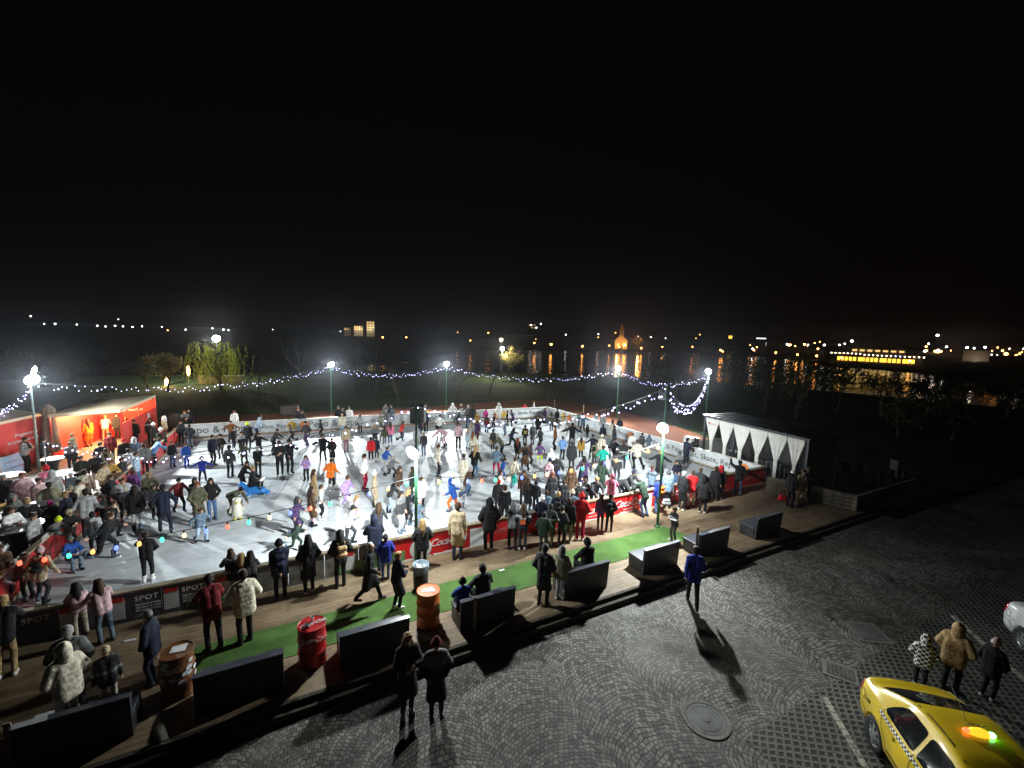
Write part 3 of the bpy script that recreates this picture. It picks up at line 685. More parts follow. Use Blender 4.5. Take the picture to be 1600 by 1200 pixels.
# ---------------------------------------------------------------- barriers; local x runs along the side, -y is its outer face
BH = .90
def barrier(p, q, npan, label, mats, rail, z, flip=1):
    p = np.array(p); q = np.array(q); L = np.linalg.norm(q - p); d = (q - p) / L
    o = empty('rink_barrier', (p[0], p[1], z), math.atan2(d[1], d[0]), label, 'barrier', 'barriers around the ice rink')
    w = L / npan
    for i in range(npan):
        MB().box((w * (i + .5), 0, (BH - .04) / 2 + .02), (w - .012, .06, BH - .04)).build('panel', mats(i), o)
    MB().box((L / 2, 0, BH + .0), (L + .1, .17, .055)).build('cap_rail', rail, o, bevel=.01)
    MB().box((L / 2, -.05, .05), (L, .05, .10)).box((L / 2, .05, .05), (L, .05, .10)).build('kick_board', M['rail_wood'], o)
    return o, L, w
PW = 30
def front_panel(i):
    t = Df + (Cc - Df) * (i + .5) / PW; x = Q((t[0], t[1], .4))[0]
    if x < 338: return M['panel_grey']
    if x < 628: return M['panel_photo']
    return M['panel_red_bright'] if x < 712 or 905 < x < 1030 else M['panel_red']
front, LF, wf = barrier(Df, Cc, PW, 'barrier along the deck, red and dark advertising panels under a pale wooden rail', front_panel, M['rail_wood'], -.10)
def fx(a): return a + (O2 - Df) @ U2         # distance along the front barrier for plan coordinate a
def front_px(x): 
    r = ray(x, 0); q = P(x, 850, .4)
    # where the pixel column meets the barrier plane
    lo, hi = 0.0, LF
    d = (Cc - Df) / LF
    for _ in range(40):
        m = (lo + hi) / 2; t = Df + d * m
        if Q((t[0], t[1], .4))[0] < x: lo = m
        else: hi = m
    return lo
OUT = (PI / 2, 0, 0)
def on_front(s, x, zz, size, m, shear=0.0, space=1.0): lettering(s, size, m, front, (front_px(x), -.036, zz), OUT, shear, space)
for x in (58, 230, 302): on_front('SPOT', x, .66, .185, M['ink_white'], 0, 1.1)
for x in (232, 304):
    for r in range(3): on_front('the place to meet', x, .50 - r * .075, .07, M['ink_white'])
for x in (108, 183, 268, 350, 480, 545):
    xx = front_px(x); MB().box((xx, -.035, .5), (.30, .012, .55)).box((xx, -.042, .73), (.28, .012, .12), 0, 1).build('poster', [M['panel_white'], M['ink_red']], front)
for x in (330, 560, 605):
    xx = front_px(x); MB().box((xx, -.034, .30), (1.1, .01, .34), 0, 0).build('landscape_print', mat('print_%d' % x, (.10, .22, .08), .6, var=.7, vscale=4), front)
for x, s in ((700, .34), (790, .3), (928, .42), (982, .42), (1052, .32), (1172, .36)): on_front('Coca-Cola', x, .50, s, M['ink_white'] if x not in (790, 1172) else mat('faded_ink_%d' % x, (.42, .10, .09), .6), .35, .85)
for x in (928, 982): on_front('taste the feeling', x, .26, .09, M['ink_white'], .2)
xx = front_px(657); MB().lathe([(.36, 0), (.36, .008)], (0, 0, 0), 32).build('round_emblem', M['ink_white'], front).matrix_local = Matrix.Translation((xx, -.036, .42)) @ Matrix.Rotation(PI / 2, 4, 'X')
for x, wd in ((747, .62), (1010, .55)):
    xx = front_px(x); MB().box((xx, -.035, .40), (wd, .012, .66)).build('poster', M['panel_white'], front)
on_front('SALE', 747, .5, .2, M['ink_red']); on_front('cafe', 1010, .42, .22, M['ink_dark'], .3)
for x in (650, 700, 928, 982):
    xx = front_px(x); s = MB()
    for i in range(9): s.lathe([(.06 + .03 * random.random(), 0), (.04, .006)], (0, 0, 0), 10) if False else s.box((xx - .45 + i * .11, -.0345, .08 + .03 * random.random()), (.12, .010, .07 + .05 * random.random()))
    s.build('snow_print', M['ink_white'], front)
right, LR, wr_ = barrier(Cc, B, 16, 'barrier beside the shelter, white panels printed Eat Skate Repeat under a pale rail', lambda i: M['panel_white'], M['rail_white'], -.10)
# inner faces of the far sides carry the printing; +y is the inner face
INN = (PI / 2, 0, PI)
far, LFar, wf2 = barrier(B, A, 18, 'barrier across the back of the ice, white panels printed with a bakery name', lambda i: M['panel_white'], M['rail_white'], -.10)
lft, LL, wl_ = barrier(A, Df, 16, 'red barrier under a pale wooden rail beside the crowded tables', lambda i: M['panel_red'], M['rail_wood'], -.10)
def col_on(o_p, o_q, L, x):
    lo, hi = 0.0, L; d = (np.array(o_q) - np.array(o_p)) / L; x0 = Q((*o_p, .3))[0]; x1 = Q((*o_q, .3))[0]
    for _ in range(40):
        m = (lo + hi) / 2; t = np.array(o_p) + d * m
        if (Q((t[0], t[1], .3))[0] < x) == (x1 > x0): lo = m
        else: hi = m
    return lo
for s, x, sz in (('Pepo & Peppé', 342, .66), ('Eat, Skate, Repeat.', 425, .40), ('Pepo & Peppé', 526, .66), ('Skate', 588, .38), ('Pepo & Peppé', 694, .62), ('Eat, Skate, Repeat.', 822, .42)):
    lettering(s, sz, M['ink_dark'], far, (col_on(B, A, LFar, x), .036, .50), INN)
for x, m in ((456, 'yellow_disc'), (476, 'orange_disc'), (786, 'yellow_disc'), (776, 'orange_disc')):
    MB().lathe([(.30, 0), (.30, .01)], (0, 0, 0), 24).build('round_emblem', M[m], far).matrix_local = Matrix.Translation((col_on(B, A, LFar, x), .045, .48)) @ Matrix.Rotation(-PI / 2, 4, 'X')
for s, x, sz in (('Pepo & Peppé', 1046, .46), ('Eat, Skate, Repeat.', 1117, .47), ('Peppé', 975, .5)):
    lettering(s, sz, M['ink_dark'], right, (col_on(Cc, B, LR, x), .036, .50), INN)
for x, m in ((881, 'yellow_disc'), (890, 'orange_disc'), (1163, 'orange_disc'), (986, 'orange_disc')):
    MB().lathe([(.30, 0), (.30, .01)], (0, 0, 0), 24).build('round_emblem', M[m], right).matrix_local = Matrix.Translation((col_on(Cc, B, LR, x), .045, .48)) @ Matrix.Rotation(-PI / 2, 4, 'X')
# ---------------------------------------------------------------- floodlight poles
LAMPS = []
def lamp_pole(base, h, heads, label, m='green_pole', hl=None, speaker=None, top=None):
    heads = [(a, b, c, d, e * .86) for a, b, c, d, e in heads]
    o = empty('floodlight_pole', tuple(base), 0, label, 'light pole', 'floodlight poles around the rink')
    H = top or h
    MB().tube([(0, 0, 0), (0, 0, H * .5), (0, 0, H + .05)], .055, 10, 0, .036).lathe([(.11, 0), (.11, .03), (.06, .08)], (0, 0, 0), 12).build('pole', M[m], o, smooth=True)
    br = MB(); br.box((0, 0, h - .02), (.09, .09, .10)); br.build('bracket', M['black_metal'], o)
    for dx, dy, dz, tilt, size in heads:
        dirv = Vector((dx, dy, 0)).normalized() if (dx or dy) else Vector((0, -1, 0)); rz = math.atan2(dirv.y, dirv.x) - PI / 2
        c = Vector((0, 0, h + dz)) + dirv * .17
        fl = MB().tube([(0, -.10, 0), (0, -.03, 0), (0, .0, 0)], size * .40, 20, 0, size * .56).tube([(0, -.08, 0), (0, -.17, -.02)], .025, 6).build('floodlight', M['black_metal'], o)
        fl.location = c; fl.rotation_euler = (-tilt, 0, rz)
        ln = MB().tube([(0, .0, 0), (0, .02, 0), (0, .045, 0)], size * .53, 20, 0, size * .36).build('lens', M['lens'], fl)
        LAMPS.append((Vector(base) + c + dirv * .16 - Vector((0, 0, .10)), dirv, tilt))
    return o
cx, cy = (sum(p[0] for p in RINK) / 4, sum(p[1] for p in RINK) / 4)
def to_c(b): return (cx - b[0], cy - b[1])
pA = P(650, 889, 0); pB = P(1027, 823, 0)
lamp_pole(pA, 3.72, [(-.55, -1, 0, R_(16), .46)], 'green light pole beside the black litter bin, its floodlight turned towards the ice', top=5.2)
lamp_pole(pB, 3.92, [(-.2, 1, 0, R_(32), .46), (-.75, -1, 0, R_(15), .46)], 'green light pole standing on the turf strip with a glaring floodlight', top=5.5)
far_poles = []
for x, yl, h, t in ((518, 570, 4.3, 'standing behind the back barrier above the bakery print'), (697, 569, 4.3, 'standing behind the middle of the back barrier'), (963, 576, 4.5, 'standing on the red track behind the shelter side barrier'), (1101, 581, 4.8, 'standing against the end of the white curtained shelter')):
    lo, hi = yl + 10, 760
    b = foot_for(x, yl, h, Z_TRACK); dv = to_c(b); far_poles.append((b, h))
    lamp_pole(b, h, [(dv[0] + .15 * dv[1], dv[1] - .15 * dv[0], 0, R_(24), .5), (dv[0] - .35 * dv[1], dv[1] + .35 * dv[0], .05, R_(20), .42)], 'green light pole ' + t)
b1 = foot_for(62, 593, 4.6, Z_TERR); lamp_pole(b1, 4.6, [(1, -.35, 0, R_(25), .62), (.8, .4, .42, R_(15), .5)], 'pale green light pole with two stacked floodlights above the red tents', 'pale_pole')
# loudspeakers
M['speaker'] = mat('speaker_black', (.012, .012, .013), .6, var=.3)
def loudspeaker(loc, rz, label, w=.42, h=.55, d=.38, stand=0.0):
    o = empty('loudspeaker', loc, rz, label, 'loudspeaker', 'loudspeakers')
    MB().box((0, 0, h / 2 + stand), (w, d, h)).build('cabinet', M['speaker'], o, bevel=.02)
    MB().box((0, -d / 2 - .006, h / 2 + stand), (w * .88, .012, h * .9)).build('grille', M['dark_metal'], o)
    MB().box((0, d / 2 + .02, h / 2 + stand), (.10, .05, .14)).build('bracket', M['black_metal'], o)
    if stand:
        s = MB().tube([(0, 0, .35), (0, 0, stand)], .02, 6)
        for t in range(3): s.tube([(0, 0, .5), (.4 * math.cos(t * 2.1), .4 * math.sin(t * 2.1), 0)], .014, 6)
        s.build('stand', M['black_metal'], o)
    return o
loudspeaker((pA[0] - .0, pA[1] + .26, 4.55), PI, 'black loudspeaker fixed high on the pole beside the litter bin')
loudspeaker((pB[0] + .0, pB[1] + .26, 4.95), PI * .8, 'black loudspeaker fixed high on the pole standing on the turf', .34, .42, .3)
bb = P(275, 677, Z_TERR); loudspeaker((bb[0], bb[1], Z_TERR), .4, 'tall black loudspeaker standing at the back corner of the rink beside the tables', .6, .9, .5, .45)
bb = P(449, 657, Z_TRACK); loudspeaker((bb[0], bb[1] + .4, Z_TRACK), .2, 'wide black loudspeaker on the red track behind the back barrier', 1.3, .75, .6, .4)
# ---------------------------------------------------------------- strings of lights
M['fairy'] = mat('fairy_bulb', (.8, .8, 1), .4, emit=((.55, .52, 1.0), 9)); 
ICO = MB().lathe([(.001, -.032), (.024, -.018), (.030, 0), (.022, .02), (.001, .03)], (0, 0, 0), 6).mesh('bulb', True); ICO.materials.append(M['fairy'])
def catenary(a, b, sag, n): 
    a, b = np.array(a, float), np.array(b, float)
    return [tuple(a + (b - a) * t - A_(0, 0, 4 * sag * t * (1 - t))) for t in np.linspace(0, 1, n)]
def fairy(a, b, sag, n, label, drop=.34):
    a = np.array(a, float); o = empty('light_string', tuple(a), 0, label, 'fairy lights', 'white fairy light strings')
    pts = [tuple(np.array(p) - a) for p in catenary(a, b, sag, 40)]
    cb = MB().tube(pts, .012, 5); spots = []
    for i in range(n):
        t = (i + random.random() * .8) / n; j = min(int(t * 39), 38); f = t * 39 - j
        p = np.array(pts[j]) * (1 - f) + np.array(pts[j + 1]) * f; dz = random.choice((.04, drop * .5, drop * .8, drop)) * random.uniform(.7, 1.1)
        cb.tube([p, p - A_(0, 0, dz)], .004, 3); spots.append(p - A_(random.uniform(-.03, .03), 0, dz))
    cb.build('cable', M['cable'], o)
    for s in spots: child('bulb', ICO, o, tuple(s), scale=(1.0,) * 3 if random.random() < .3 else (.62,) * 3)
fp = [A_(*b[:2], b[2] + h - .12) for b, h in far_poles]; p1t = A_(b1[0], b1[1], b1[2] + 4.45)
fairy(p1t, fp[0], .80, 84, 'fairy lights hanging from the pole above the red tents to the bakery print pole')
fairy(fp[0], fp[1], .72, 66, 'fairy lights sagging between the two light poles on the back barrier')
fairy(fp[1], fp[2], .95, 66, 'fairy lights sagging from the back barrier pole to the pole on the red track')
fairy(fp[2], fp[3], 1.0, 52, 'fairy lights sagging from the red track pole to the pole at the shelter')
fairy(fp[3], (pB[0], pB[1], 5.45), 1.5, 98, 'thick bright fairy lights hanging from the shelter pole down to the turf strip pole', .5)
fairy((pA[0], pA[1], 5.1), (pB[0], pB[1], 5.45), .75, 60, 'fairy lights hanging above the skaters between the litter bin pole and the turf pole', .25)
e0 = PD(68, 690, 19.0); fairy(tuple(e0), (pA[0], pA[1], 5.1), 1.05, 60, 'fairy lights hanging over the crowded tables and the ice up to the litter bin pole', .25)
MB_post = MB().tube([(0, 0, 0), (0, 0, e0[2] - Z_TERR)], .03, 8).lathe([(.16, 0), (.16, .03)], (0, 0, 0), 12)
pz = MB_post.build('post', M['grey_metal']); pz.location = (e0[0], e0[1], Z_TERR); tag(pz, 'thin grey post among the tables holding a fairy light string', 'post')
e1 = PD(-60, 640, 22.0); fairy(p1t, tuple(e1), .8, 60, 'fairy lights running from the tent pole out past the edge of the view')
# coloured bulbs
BC = dict(r=(1.0, .10, .05), g=(.05, 1.0, .45), a=(1.0, .62, .25), b=(.10, .16, 1.0), o=(1.0, .35, .08))
for n_, c_ in BC.items(): M['bulb_' + n_] = mat('bulb_' + n_, c_, .35, emit=(c_, 3.2), sample=False)
BULB = MB().lathe([(.004, -.066), (.036, -.052), (.050, -.015), (.044, .025), (.028, .055), (.022, .085)], (0, 0, 0), 12).mesh('bulb', True); BULB.materials.append(None)
SOCK = MB().lathe([(.024, .07), (.026, .13), (.010, .15)], (0, 0, 0), 8).mesh('socket', True); SOCK.materials.append(M['cable'])
def bulb_string(a, b, sag, seq, label):
    a = np.array(a, float); o = empty('bulb_string', tuple(a), 0, label, 'bulb string', 'coloured bulb strings')
    pts = [tuple(np.array(p) - a) for p in catenary(a, b, sag, 48)]; MB().tube(pts, .011, 5).build('cable', M['cable'], o)
    for i, c in enumerate(seq):
        t = (i + .5) / len(seq) * 47; j = min(int(t), 46); p = np.array(pts[j]) * (1 - t + j) + np.array(pts[j + 1]) * (t - j)
        child('socket', SOCK, o, tuple(p - A_(0, 0, .15))); child('bulb', BULB, o, tuple(p - A_(0, 0, .15)), mats=[M['bulb_' + c]])
hA = A_(pA[0], pA[1], 2.95); hB = A_(pB[0], pB[1], 3.35); e2 = PD(-30, 880, 10.6)
bulb_string(e2, hA, .22, 'arrgobogabrgabrgabog', 'string of coloured bulbs crossing the near ice towards the litter bin pole')
bulb_string(hA, hB, .42, 'aoabrgaboabogabogaoa', 'string of coloured bulbs sagging between the litter bin pole and the turf pole')
# ---------------------------------------------------------------- benches along the edge of the deck (backs to the plaza)
def bench_mat():
    k = NT('bench_paint'); tc = k.n('ShaderNodeTexCoord'); sp = k.n('ShaderNodeSeparateXYZ'); k.l(tc.outputs['Object'], sp.inputs[0])
    fr = k.math('FRACT', k.math('DIVIDE', sp.outputs[2], .142)); gap = k.ramp(k.math('ABSOLUTE', k.math('SUBTRACT', fr, .5)), [(.455, (0, 0, 0)), (.485, (1, 1, 1))])
    n = k.noise(tc.outputs['Object'], 5, 6, .65); n2 = k.noise(tc.outputs['Object'], 28, 4)
    c = k.mix(gap, k.ramp(n, [(.3, (.014, .015, .019)), (.7, (.034, .036, .043))]), (.004, .004, .004)); c = k.mix(k.ramp(n2, [(.66, (0, 0, 0)), (.76, (.7,) * 3)]), c, (.11, .09, .07))
    k.set('Base Color', c); k.set('Roughness', k.ramp(n, [(.3, (.35,) * 3), (.7, (.62,) * 3)])); k.bump(k.math('SUBTRACT', 1.0, gap), .7, .01); return k.m
M['bench'] = bench_mat()
M['bench_top'] = mat('bench_top', (.06, .065, .085), .35, var=.3, vscale=6)
M['raw_wood'] = patch_mat('raw_wood', (.20, .15, .09), (.34, .26, .17), 3, rough=.75, bs=30, dist=.004)
bench_txt = ['under the cream hooded person at the end of the deck', 'beside the brown barrel at the end of the turf strip', 'between the red and the orange barrel', 'with a child in blue seated on it', 'with a beanie wearer seated on it',
             'behind the strolling person in blue', 'with a wooden stake at its end', 'standing alone near the wooden fence']
for i, a in enumerate((-9.95, -7.55, -4.98, -2.22, .88, 3.80, 6.28, 9.34)):
    wd = 1.5; c = W(a + wd / 2, -3.62)
    o = empty('deck_bench', (c[0], c[1], Z_DECK), ANG, 'black box bench ' + bench_txt[i], 'bench', 'black benches facing the rink')
    MB().box((0, -.24, .40), (wd, .09, .80), rx=R_(4)).build('backrest', M['bench'], o, bevel=.012)
    MB().box((0, -.268, .815), (wd + .02, .13, .035), rx=0).build('top_board', M['bench_top'], o)
    s = MB().box((0, .14, .40), (wd - .02, .62, .06)); s.build('seat', M['bench_top'], o, bevel=.01)
    MB().box((0, .38, .20), (wd - .04, .05, .35)).build('front_panel', M['bench'], o)
    for x in (-1, 1): MB().box((x * (wd / 2 - .03), .10, .195), (.05, .52, .36)).build('side_panel', M['bench'], o)
    if i in (0, 3, 6): MB().box((-wd / 2 + .35 if i == 3 else -wd / 2 - .06, -.33 if i == 3 else -.2, .45 if i != 6 else .55), (.09, .03, .86 if i != 6 else 1.05)).build('stake', M['raw_wood'], o)
# concrete slab strips seen between the benches
# ---------------------------------------------------------------- barrels
def drum_mat(n_, c0):
    k = NT(n_); tc = k.n('ShaderNodeTexCoord'); o_ = tc.outputs['Object']; n = k.noise(o_, 4, 6, .65); n2 = k.noise(o_, 16, 6, .7)
    c = k.ramp(n, [(.3, tuple(x * .72 for x in c0)), (.7, tuple(min(1, x * 1.12) for x in c0))]); c = k.mix(k.ramp(n2, [(.62, (0, 0, 0)), (.70, (.85,) * 3)]), c, (.07, .035, .02)); c = k.mix(k.ramp(k.noise(o_, 42, 3), [(.70, (0, 0, 0)), (.75, (.6,) * 3)]), c, (.5, .45, .42))
    k.set('Base Color', c); k.set('Roughness', k.ramp(n2, [(.35, (.28,) * 3), (.65, (.6,) * 3)])); k.bump(n, .25, .02); return k.m
M['drum_red'] = drum_mat('drum_red', (.50, .010, .014)); M['drum_orange'] = drum_mat('drum_orange', (.70, .17, .02)); M['drum_brown'] = drum_mat('drum_brown', (.20, .075, .025))
def barrel(px, py, key, label):
    b = P(px, py, 0); d = b[:2] / np.linalg.norm(b[:2]); b = b + A_(d[0], d[1], 0) * .30
    o = empty('oil_drum', tuple(b), math.atan2(-b[0], b[1]), label, 'barrel', 'painted barrels used as tables')
    pr = [(.275, 0), (.292, .012), (.29, .03), (.282, .05), (.282, .29), (.297, .305), (.297, .325), (.282, .34), (.282, .57), (.297, .585), (.297, .605), (.282, .62), (.282, .86), (.292, .872), (.292, .90), (.284, .905), (.279, .888)]
    MB().lathe(pr, (0, 0, 0), 40).build('drum', M[key], o, smooth=True)
    ld = MB().lathe([(.279, .886), (.27, .889), (.0, .890)], (0, 0, 0), 40, cap=False); ld.lathe([(.03, .889), (.03, .90), (0, .90)], (.17, .1, 0), 10, cap=False).build('lid', M[key], o, smooth=False)
    return o
b = barrel(489, 1048, 'drum_red', 'glossy red oil drum with white script and a paper cup on its lid')
lettering('Coca-Cola', .15, M['ink_white'], b, (.02, .0, .900), (0, 0, .25), .35, .85); lettering('Coca-Cola', .16, M['ink_white'], b, (0.0, -.302, .70), (PI / 2, 0, 0), .35, .85)
def cup(loc, label):
    o = empty('paper_cup', loc, 0, label, 'cup'); MB().lathe([(.028, 0), (.040, .105), (.043, .11), (.039, .11), (.027, .01)], (0, 0, 0), 16, cap=False).lathe([(.028, .004), (0, .004)], (0, 0, 0), 16, cap=False).build('cup_wall', M['ink_white'], o, smooth=True)
    MB().lathe([(.0385, .095), (0, .095)], (0, 0, 0), 16, cap=False).build('drink', M['black_metal'], o); return o
bl = b.location; cup((bl.x - .03, bl.y + .10, .892), 'white paper cup standing on the lid of the red oil drum')
x = MB().lathe([(.035, 0), (.035, .13), (.02, .17), (.02, .20)], (0, 0, 0), 12).build('bottle', M['black_metal'], None, smooth=True); x.location = (bl.x - .10, bl.y - .05, .905); x.rotation_euler = (R_(85), 0, R_(40)); x.location.z = .928
tag(x, 'small dark bottle lying on the lid of the red oil drum', 'bottle')
b = barrel(669, 986, 'drum_orange', 'bright orange oil drum with a white mark on its lid, beside the litter bin')
MB().add([(-.16, -.06, .9005), (.15, -.09, .9005), (.17, .02, .9005), (.04, .13, .9005), (-.03, .04, .9005), (-.10, .10, .9005)], [(0, 1, 2, 3, 4, 5)]).build('lid_mark', M['ink_white'], b)
b = barrel(281, 1096, 'drum_brown', 'brown oil drum covered with pale stickers at the end of the turf strip')
MB().add([(-.12, -.02, .9005), (.14, -.10, .9005), (.20, .12, .9005), (-.05, .16, .9005)], [(0, 1, 2, 3)]).build('paper_sheet', M['ink_white'], b)
for i in range(13):
    t = R_(-150 + random.random() * 150); z = .36 + random.random() * .46; r = .286; m_ = MB(); w_ = .05 + .03 * random.random()
    x_, y_ = r * math.cos(t), r * math.sin(t); tx, ty = -math.sin(t), math.cos(t); ps = []
    for j in range(8):
        e = 2 * PI * j / 8; ps.append((x_ + tx * w_ * math.cos(e) + math.cos(t) * .012, y_ + ty * w_ * math.cos(e) + math.sin(t) * .012, z + w_ * .7 * math.sin(e)))
    m_.add(ps, [tuple(range(8))]).build('sticker', M['panel_white'], b)
# litter bin
q = P(655, 925, 0); q[1] += .2
o = empty('litter_bin', tuple(q), 0, 'black litter bin with a pale bag folded over its rim beside the light pole', 'litter bin')
MB().lathe([(.19, 0), (.20, .02), (.225, .72), (.215, .72), (.19, .05)], (0, 0, 0), 28, cap=False).lathe([(.19, .02), (0, .02)], (0, 0, 0), 28, cap=False).build('bin_body', M['speaker'], o, smooth=True)
M['bag'] = mat('bag', (.26, .34, .42), .4, var=.2, vscale=14, bump=.5, bscale=40)
MB().lathe([(.236, .64), (.233, .73), (.222, .745), (.205, .735), (.19, .60), (.10, .56), (0, .57)], (0, 0, 0), 28, cap=False).build('bin_liner', M['bag'], o, smooth=True)
rb = MB()
for i in range(9): rb.box((random.uniform(-.12, .12), random.uniform(-.12, .12), .62 + .05 * random.random()), (.10, .07, .03), random.random() * 3, 0, random.random())
rb.build('rubbish', M['ink_white'], o)
x = MB().box((0, 0, .012), (.13, .07, .02), .4).box((.06, .04, .012), (.07, .07, .022), 1.1).build('crumpled_napkin', M['ink_white']); c = P(783, 892, .018); x.location = tuple(c); tag(x, 'crumpled white napkin lying on the green turf strip', 'litter')
x = MB().box((0, 0, .008), (.22, .07, .014), .4).build('paper_scrap', M['ink_white']); c = P(203, 1001, .003); x.location = tuple(c); tag(x, 'white paper scrap lying on the planks beside the barrier', 'litter')
# manhole and drain covers
M['iron'] = patch_mat('cast_iron', (.10, .10, .095), (.19, .185, .175), 3, rough=.55, bs=45, dist=.006)
c = P(1103, 1124, Z_PLAZA); o = empty('manhole_cover', tuple(c), .5, 'round grey manhole cover set in the cobbles', 'manhole cover')
MB().lathe([(.46, .001), (.46, .016), (.385, .016), (.375, .010)], (0, 0, 0), 48, cap=False).build('frame', M['concrete'], o)
lid = MB().lathe([(.372, .002), (.370, .014), (.30, .014), (.296, .010), (.29, .010), (.286, .014), (.09, .014), (.08, .020), (0, .021)], (0, 0, 0), 48, cap=False).build('lid', M['iron'], o)
for t in (.6, 3.74): MB().box((.335 * math.cos(t), .335 * math.sin(t), .0155), (.05, .035, .004), t).build('lifting_hole', M['black_metal'], o)
for (pp, lab) in ((((1325, 972), (1372, 976), (1393, 1008), (1338, 1000)), 'dark rectangular drain cover in the cobbles, the one farther from the yellow taxi'), (((1283, 1028), (1338, 1047), (1342, 1068), (1288, 1058)), 'dark rectangular drain cover in the cobbles behind the boot of the yellow taxi')):
    pts = [P(*p, Z_PLAZA) for p in pp]; c = sum(pts) / 4; e = pts[1] - pts[0]; rz = math.atan2(e[1], e[0]) 
    wd = (np.linalg.norm(pts[1] - pts[0]) + np.linalg.norm(pts[2] - pts[3])) / 2; dp = (np.linalg.norm(pts[3] - pts[0]) + np.linalg.norm(pts[2] - pts[1])) / 2
    o = empty('drain_cover', tuple(c), rz, lab, 'drain cover'); MB().box((0, 0, .006), (wd, dp, .018)).build('frame', M['concrete'], o)
    s = MB().box((0, 0, .012), (wd - .16, dp - .16, .014))
    for i in range(7): s.box((-(wd - .2) / 2 + (wd - .2) * i / 6, 0, .021), (.03, dp - .2, .008))
    s.build('grate', M['iron'], o)
# ---------------------------------------------------------------- tables among the crowd
M['table_white'] = mat('table_white', (.70, .71, .74), .35, var=.15, vscale=6); M['cloth_black'] = mat('cloth_black', (.014, .014, .016), .85, bump=.4, bscale=20)
def bar_table(x, y, zt, r, label, skirt=True):
    q = P(x, y, Z_TERR + zt); o = empty('bar_table', (q[0], q[1], Z_TERR), 0, label, 'table', 'tables beside the rink')
    MB().lathe([(r, zt - .035), (r + .006, zt - .02), (r, zt), (0, zt)], (0, 0, 0), 36, cap=False).lathe([(r, zt - .035), (0, zt - .035)], (0, 0, 0), 36, cap=False).build('tabletop', M['table_white'], o)
    if skirt: MB().lathe([(.30, 0), (.19, .22), (.15, .5), (.19, .78), (r * .62, zt - .10), (r * .95, zt - .04)], (0, 0, 0), 24).build('table_skirt', M['cloth_black'], o)
    else: MB().lathe([(.30, 0), (.30, .03), (.04, .05), (.035, zt - .04)], (0, 0, 0), 16).build('pedestal', M['black_metal'], o)
    return o
bar_table(25, 822, 1.08, .62, 'big white round table with a black skirt and food on it')
bar_table(72, 784, 1.08, .42, 'white table behind the pink hat, between the beer drinkers')
bar_table(82, 716, 1.08, .40, 'black skirted table with a shiny white top near the folded umbrella')
bar_table(102, 738, 1.05, .5, 'low white table in front of the black skirted table', False)
bar_table(12, 742, 1.05, .5, 'white table beside the red tent counter', False)
bar_table(8, 795, 1.0, .4, 'table with a yellow basket on it beside the grey hooded drinker', False)
q = P(8, 793, Z_TERR + 1.0); o = MB().lathe([(.14, .01), (.17, .11), (.155, .11), (.13, .02)], (0, 0, 0), 16).build('snack_basket', mat('basket_yellow', (.62, .36, .03), .6)); o.location = (q[0], q[1], q[2]); tag(o, 'yellow snack basket standing on a table at the edge of the crowd', 'basket')
qt = P(25, 822, Z_TERR + 1.08)
for i, (dx, dy) in enumerate(((-.2, .1), (.05, -.2), (.2, .15))):
    o = MB().lathe([(.02, .0), (.12, .012), (.13, .02), (0, .008)], (0, 0, 0), 20, cap=False).build('paper_plate', M['ink_white']); o.location = (qt[0] + dx, qt[1] + dy, qt[2] + .003)
    tag(o, ('paper plate', 'paper plate', 'paper plate')[i] + (' at the far rim of the big white round table', ' at the near rim of the big white round table', ' in the middle of the big white round table')[(0, 1, 2)[i]], 'plate', 'plates on the big table')
# ---------------------------------------------------------------- red tents
M['tent_red'] = mat('tent_red', (.60, .035, .025), .6, var=.12, vscale=2, bump=.2, bscale=6); M['tent_white'] = mat('tent_roof', (.70, .58, .40), .6, var=.12, vscale=1.2, bump=.2, bscale=4)
M['steel_white'] = mat('steel_white', (.66, .66, .66), .4); M['steel_red'] = mat('steel_red', (.45, .03, .02), .45)
M['lamp_warm'] = mat('lamp_warm', (1, .7, .35), .4, emit=((1.0, .62, .28), 9), sample=True)
ZT = 2.38
F1 = P(74, 648, ZT); F2 = P(188, 640, ZT); F3 = P(243, 617, ZT); F4 = P(172, 620, ZT)
F4 = F3 + (F1 - F2) * 1.0
o = empty('market_tent', (*((F1 + F2 + F3 + F4) / 4)[:2], Z_TERR), 0, 'open red market tent with a pale flat roof, lit warm inside and full of people', 'tent', 'red market tents')
ct = (F1 + F2 + F3 + F4) / 4; lc = lambda p, z: (p[0] - ct[0], p[1] - ct[1], z - Z_TERR)
m_ = MB(); e_ = [lc(p, ZT) for p in (F1, F2, F3, F4)]; mid = (0, 0, ZT - Z_TERR + .22)
m_.add(e_ + [mid] + [(p[0], p[1], p[2] - .03) for p in e_], [(0, 1, 4), (1, 2, 4), (2, 3, 4), (3, 0, 4), (8, 7, 6, 5)]); m_.build('roof', M['tent_white'], o)
v_ = MB()
for p, q in ((0, 1), (1, 2), (2, 3), (3, 0)):
    a, b = e_[p], e_[q]; v_.add([(a[0], a[1], a[2] + .01), (b[0], b[1], b[2] + .01)] + [(b[0] * 1.003, b[1] * 1.003, b[2] - .16), (a[0] * 1.003, a[1] * 1.003, a[2] - .16)], [(3, 2, 1, 0)])
v_.build('valance', M['tent_white'], o)
for p in e_: MB().tube([(p[0] * .98, p[1] * .98, 0), (p[0] * .98, p[1] * .98, p[2] - .02)], .045, 8).build('pole', M['steel_red'], o)
def wall(a, b, z0, z1, m, par, name='wall_panel', th=.03):
    a, b = np.array(a), np.array(b); d = b[:2] - a[:2]; L = np.linalg.norm(d); c = (a + b) / 2
    return MB().box((c[0], c[1], (z0 + z1) / 2), (L, th, z1 - z0), math.atan2(d[1], d[0])).build(name, m, par)
e98 = [tuple(np.array(p) * A_(.97, .97, 1)) for p in e_]
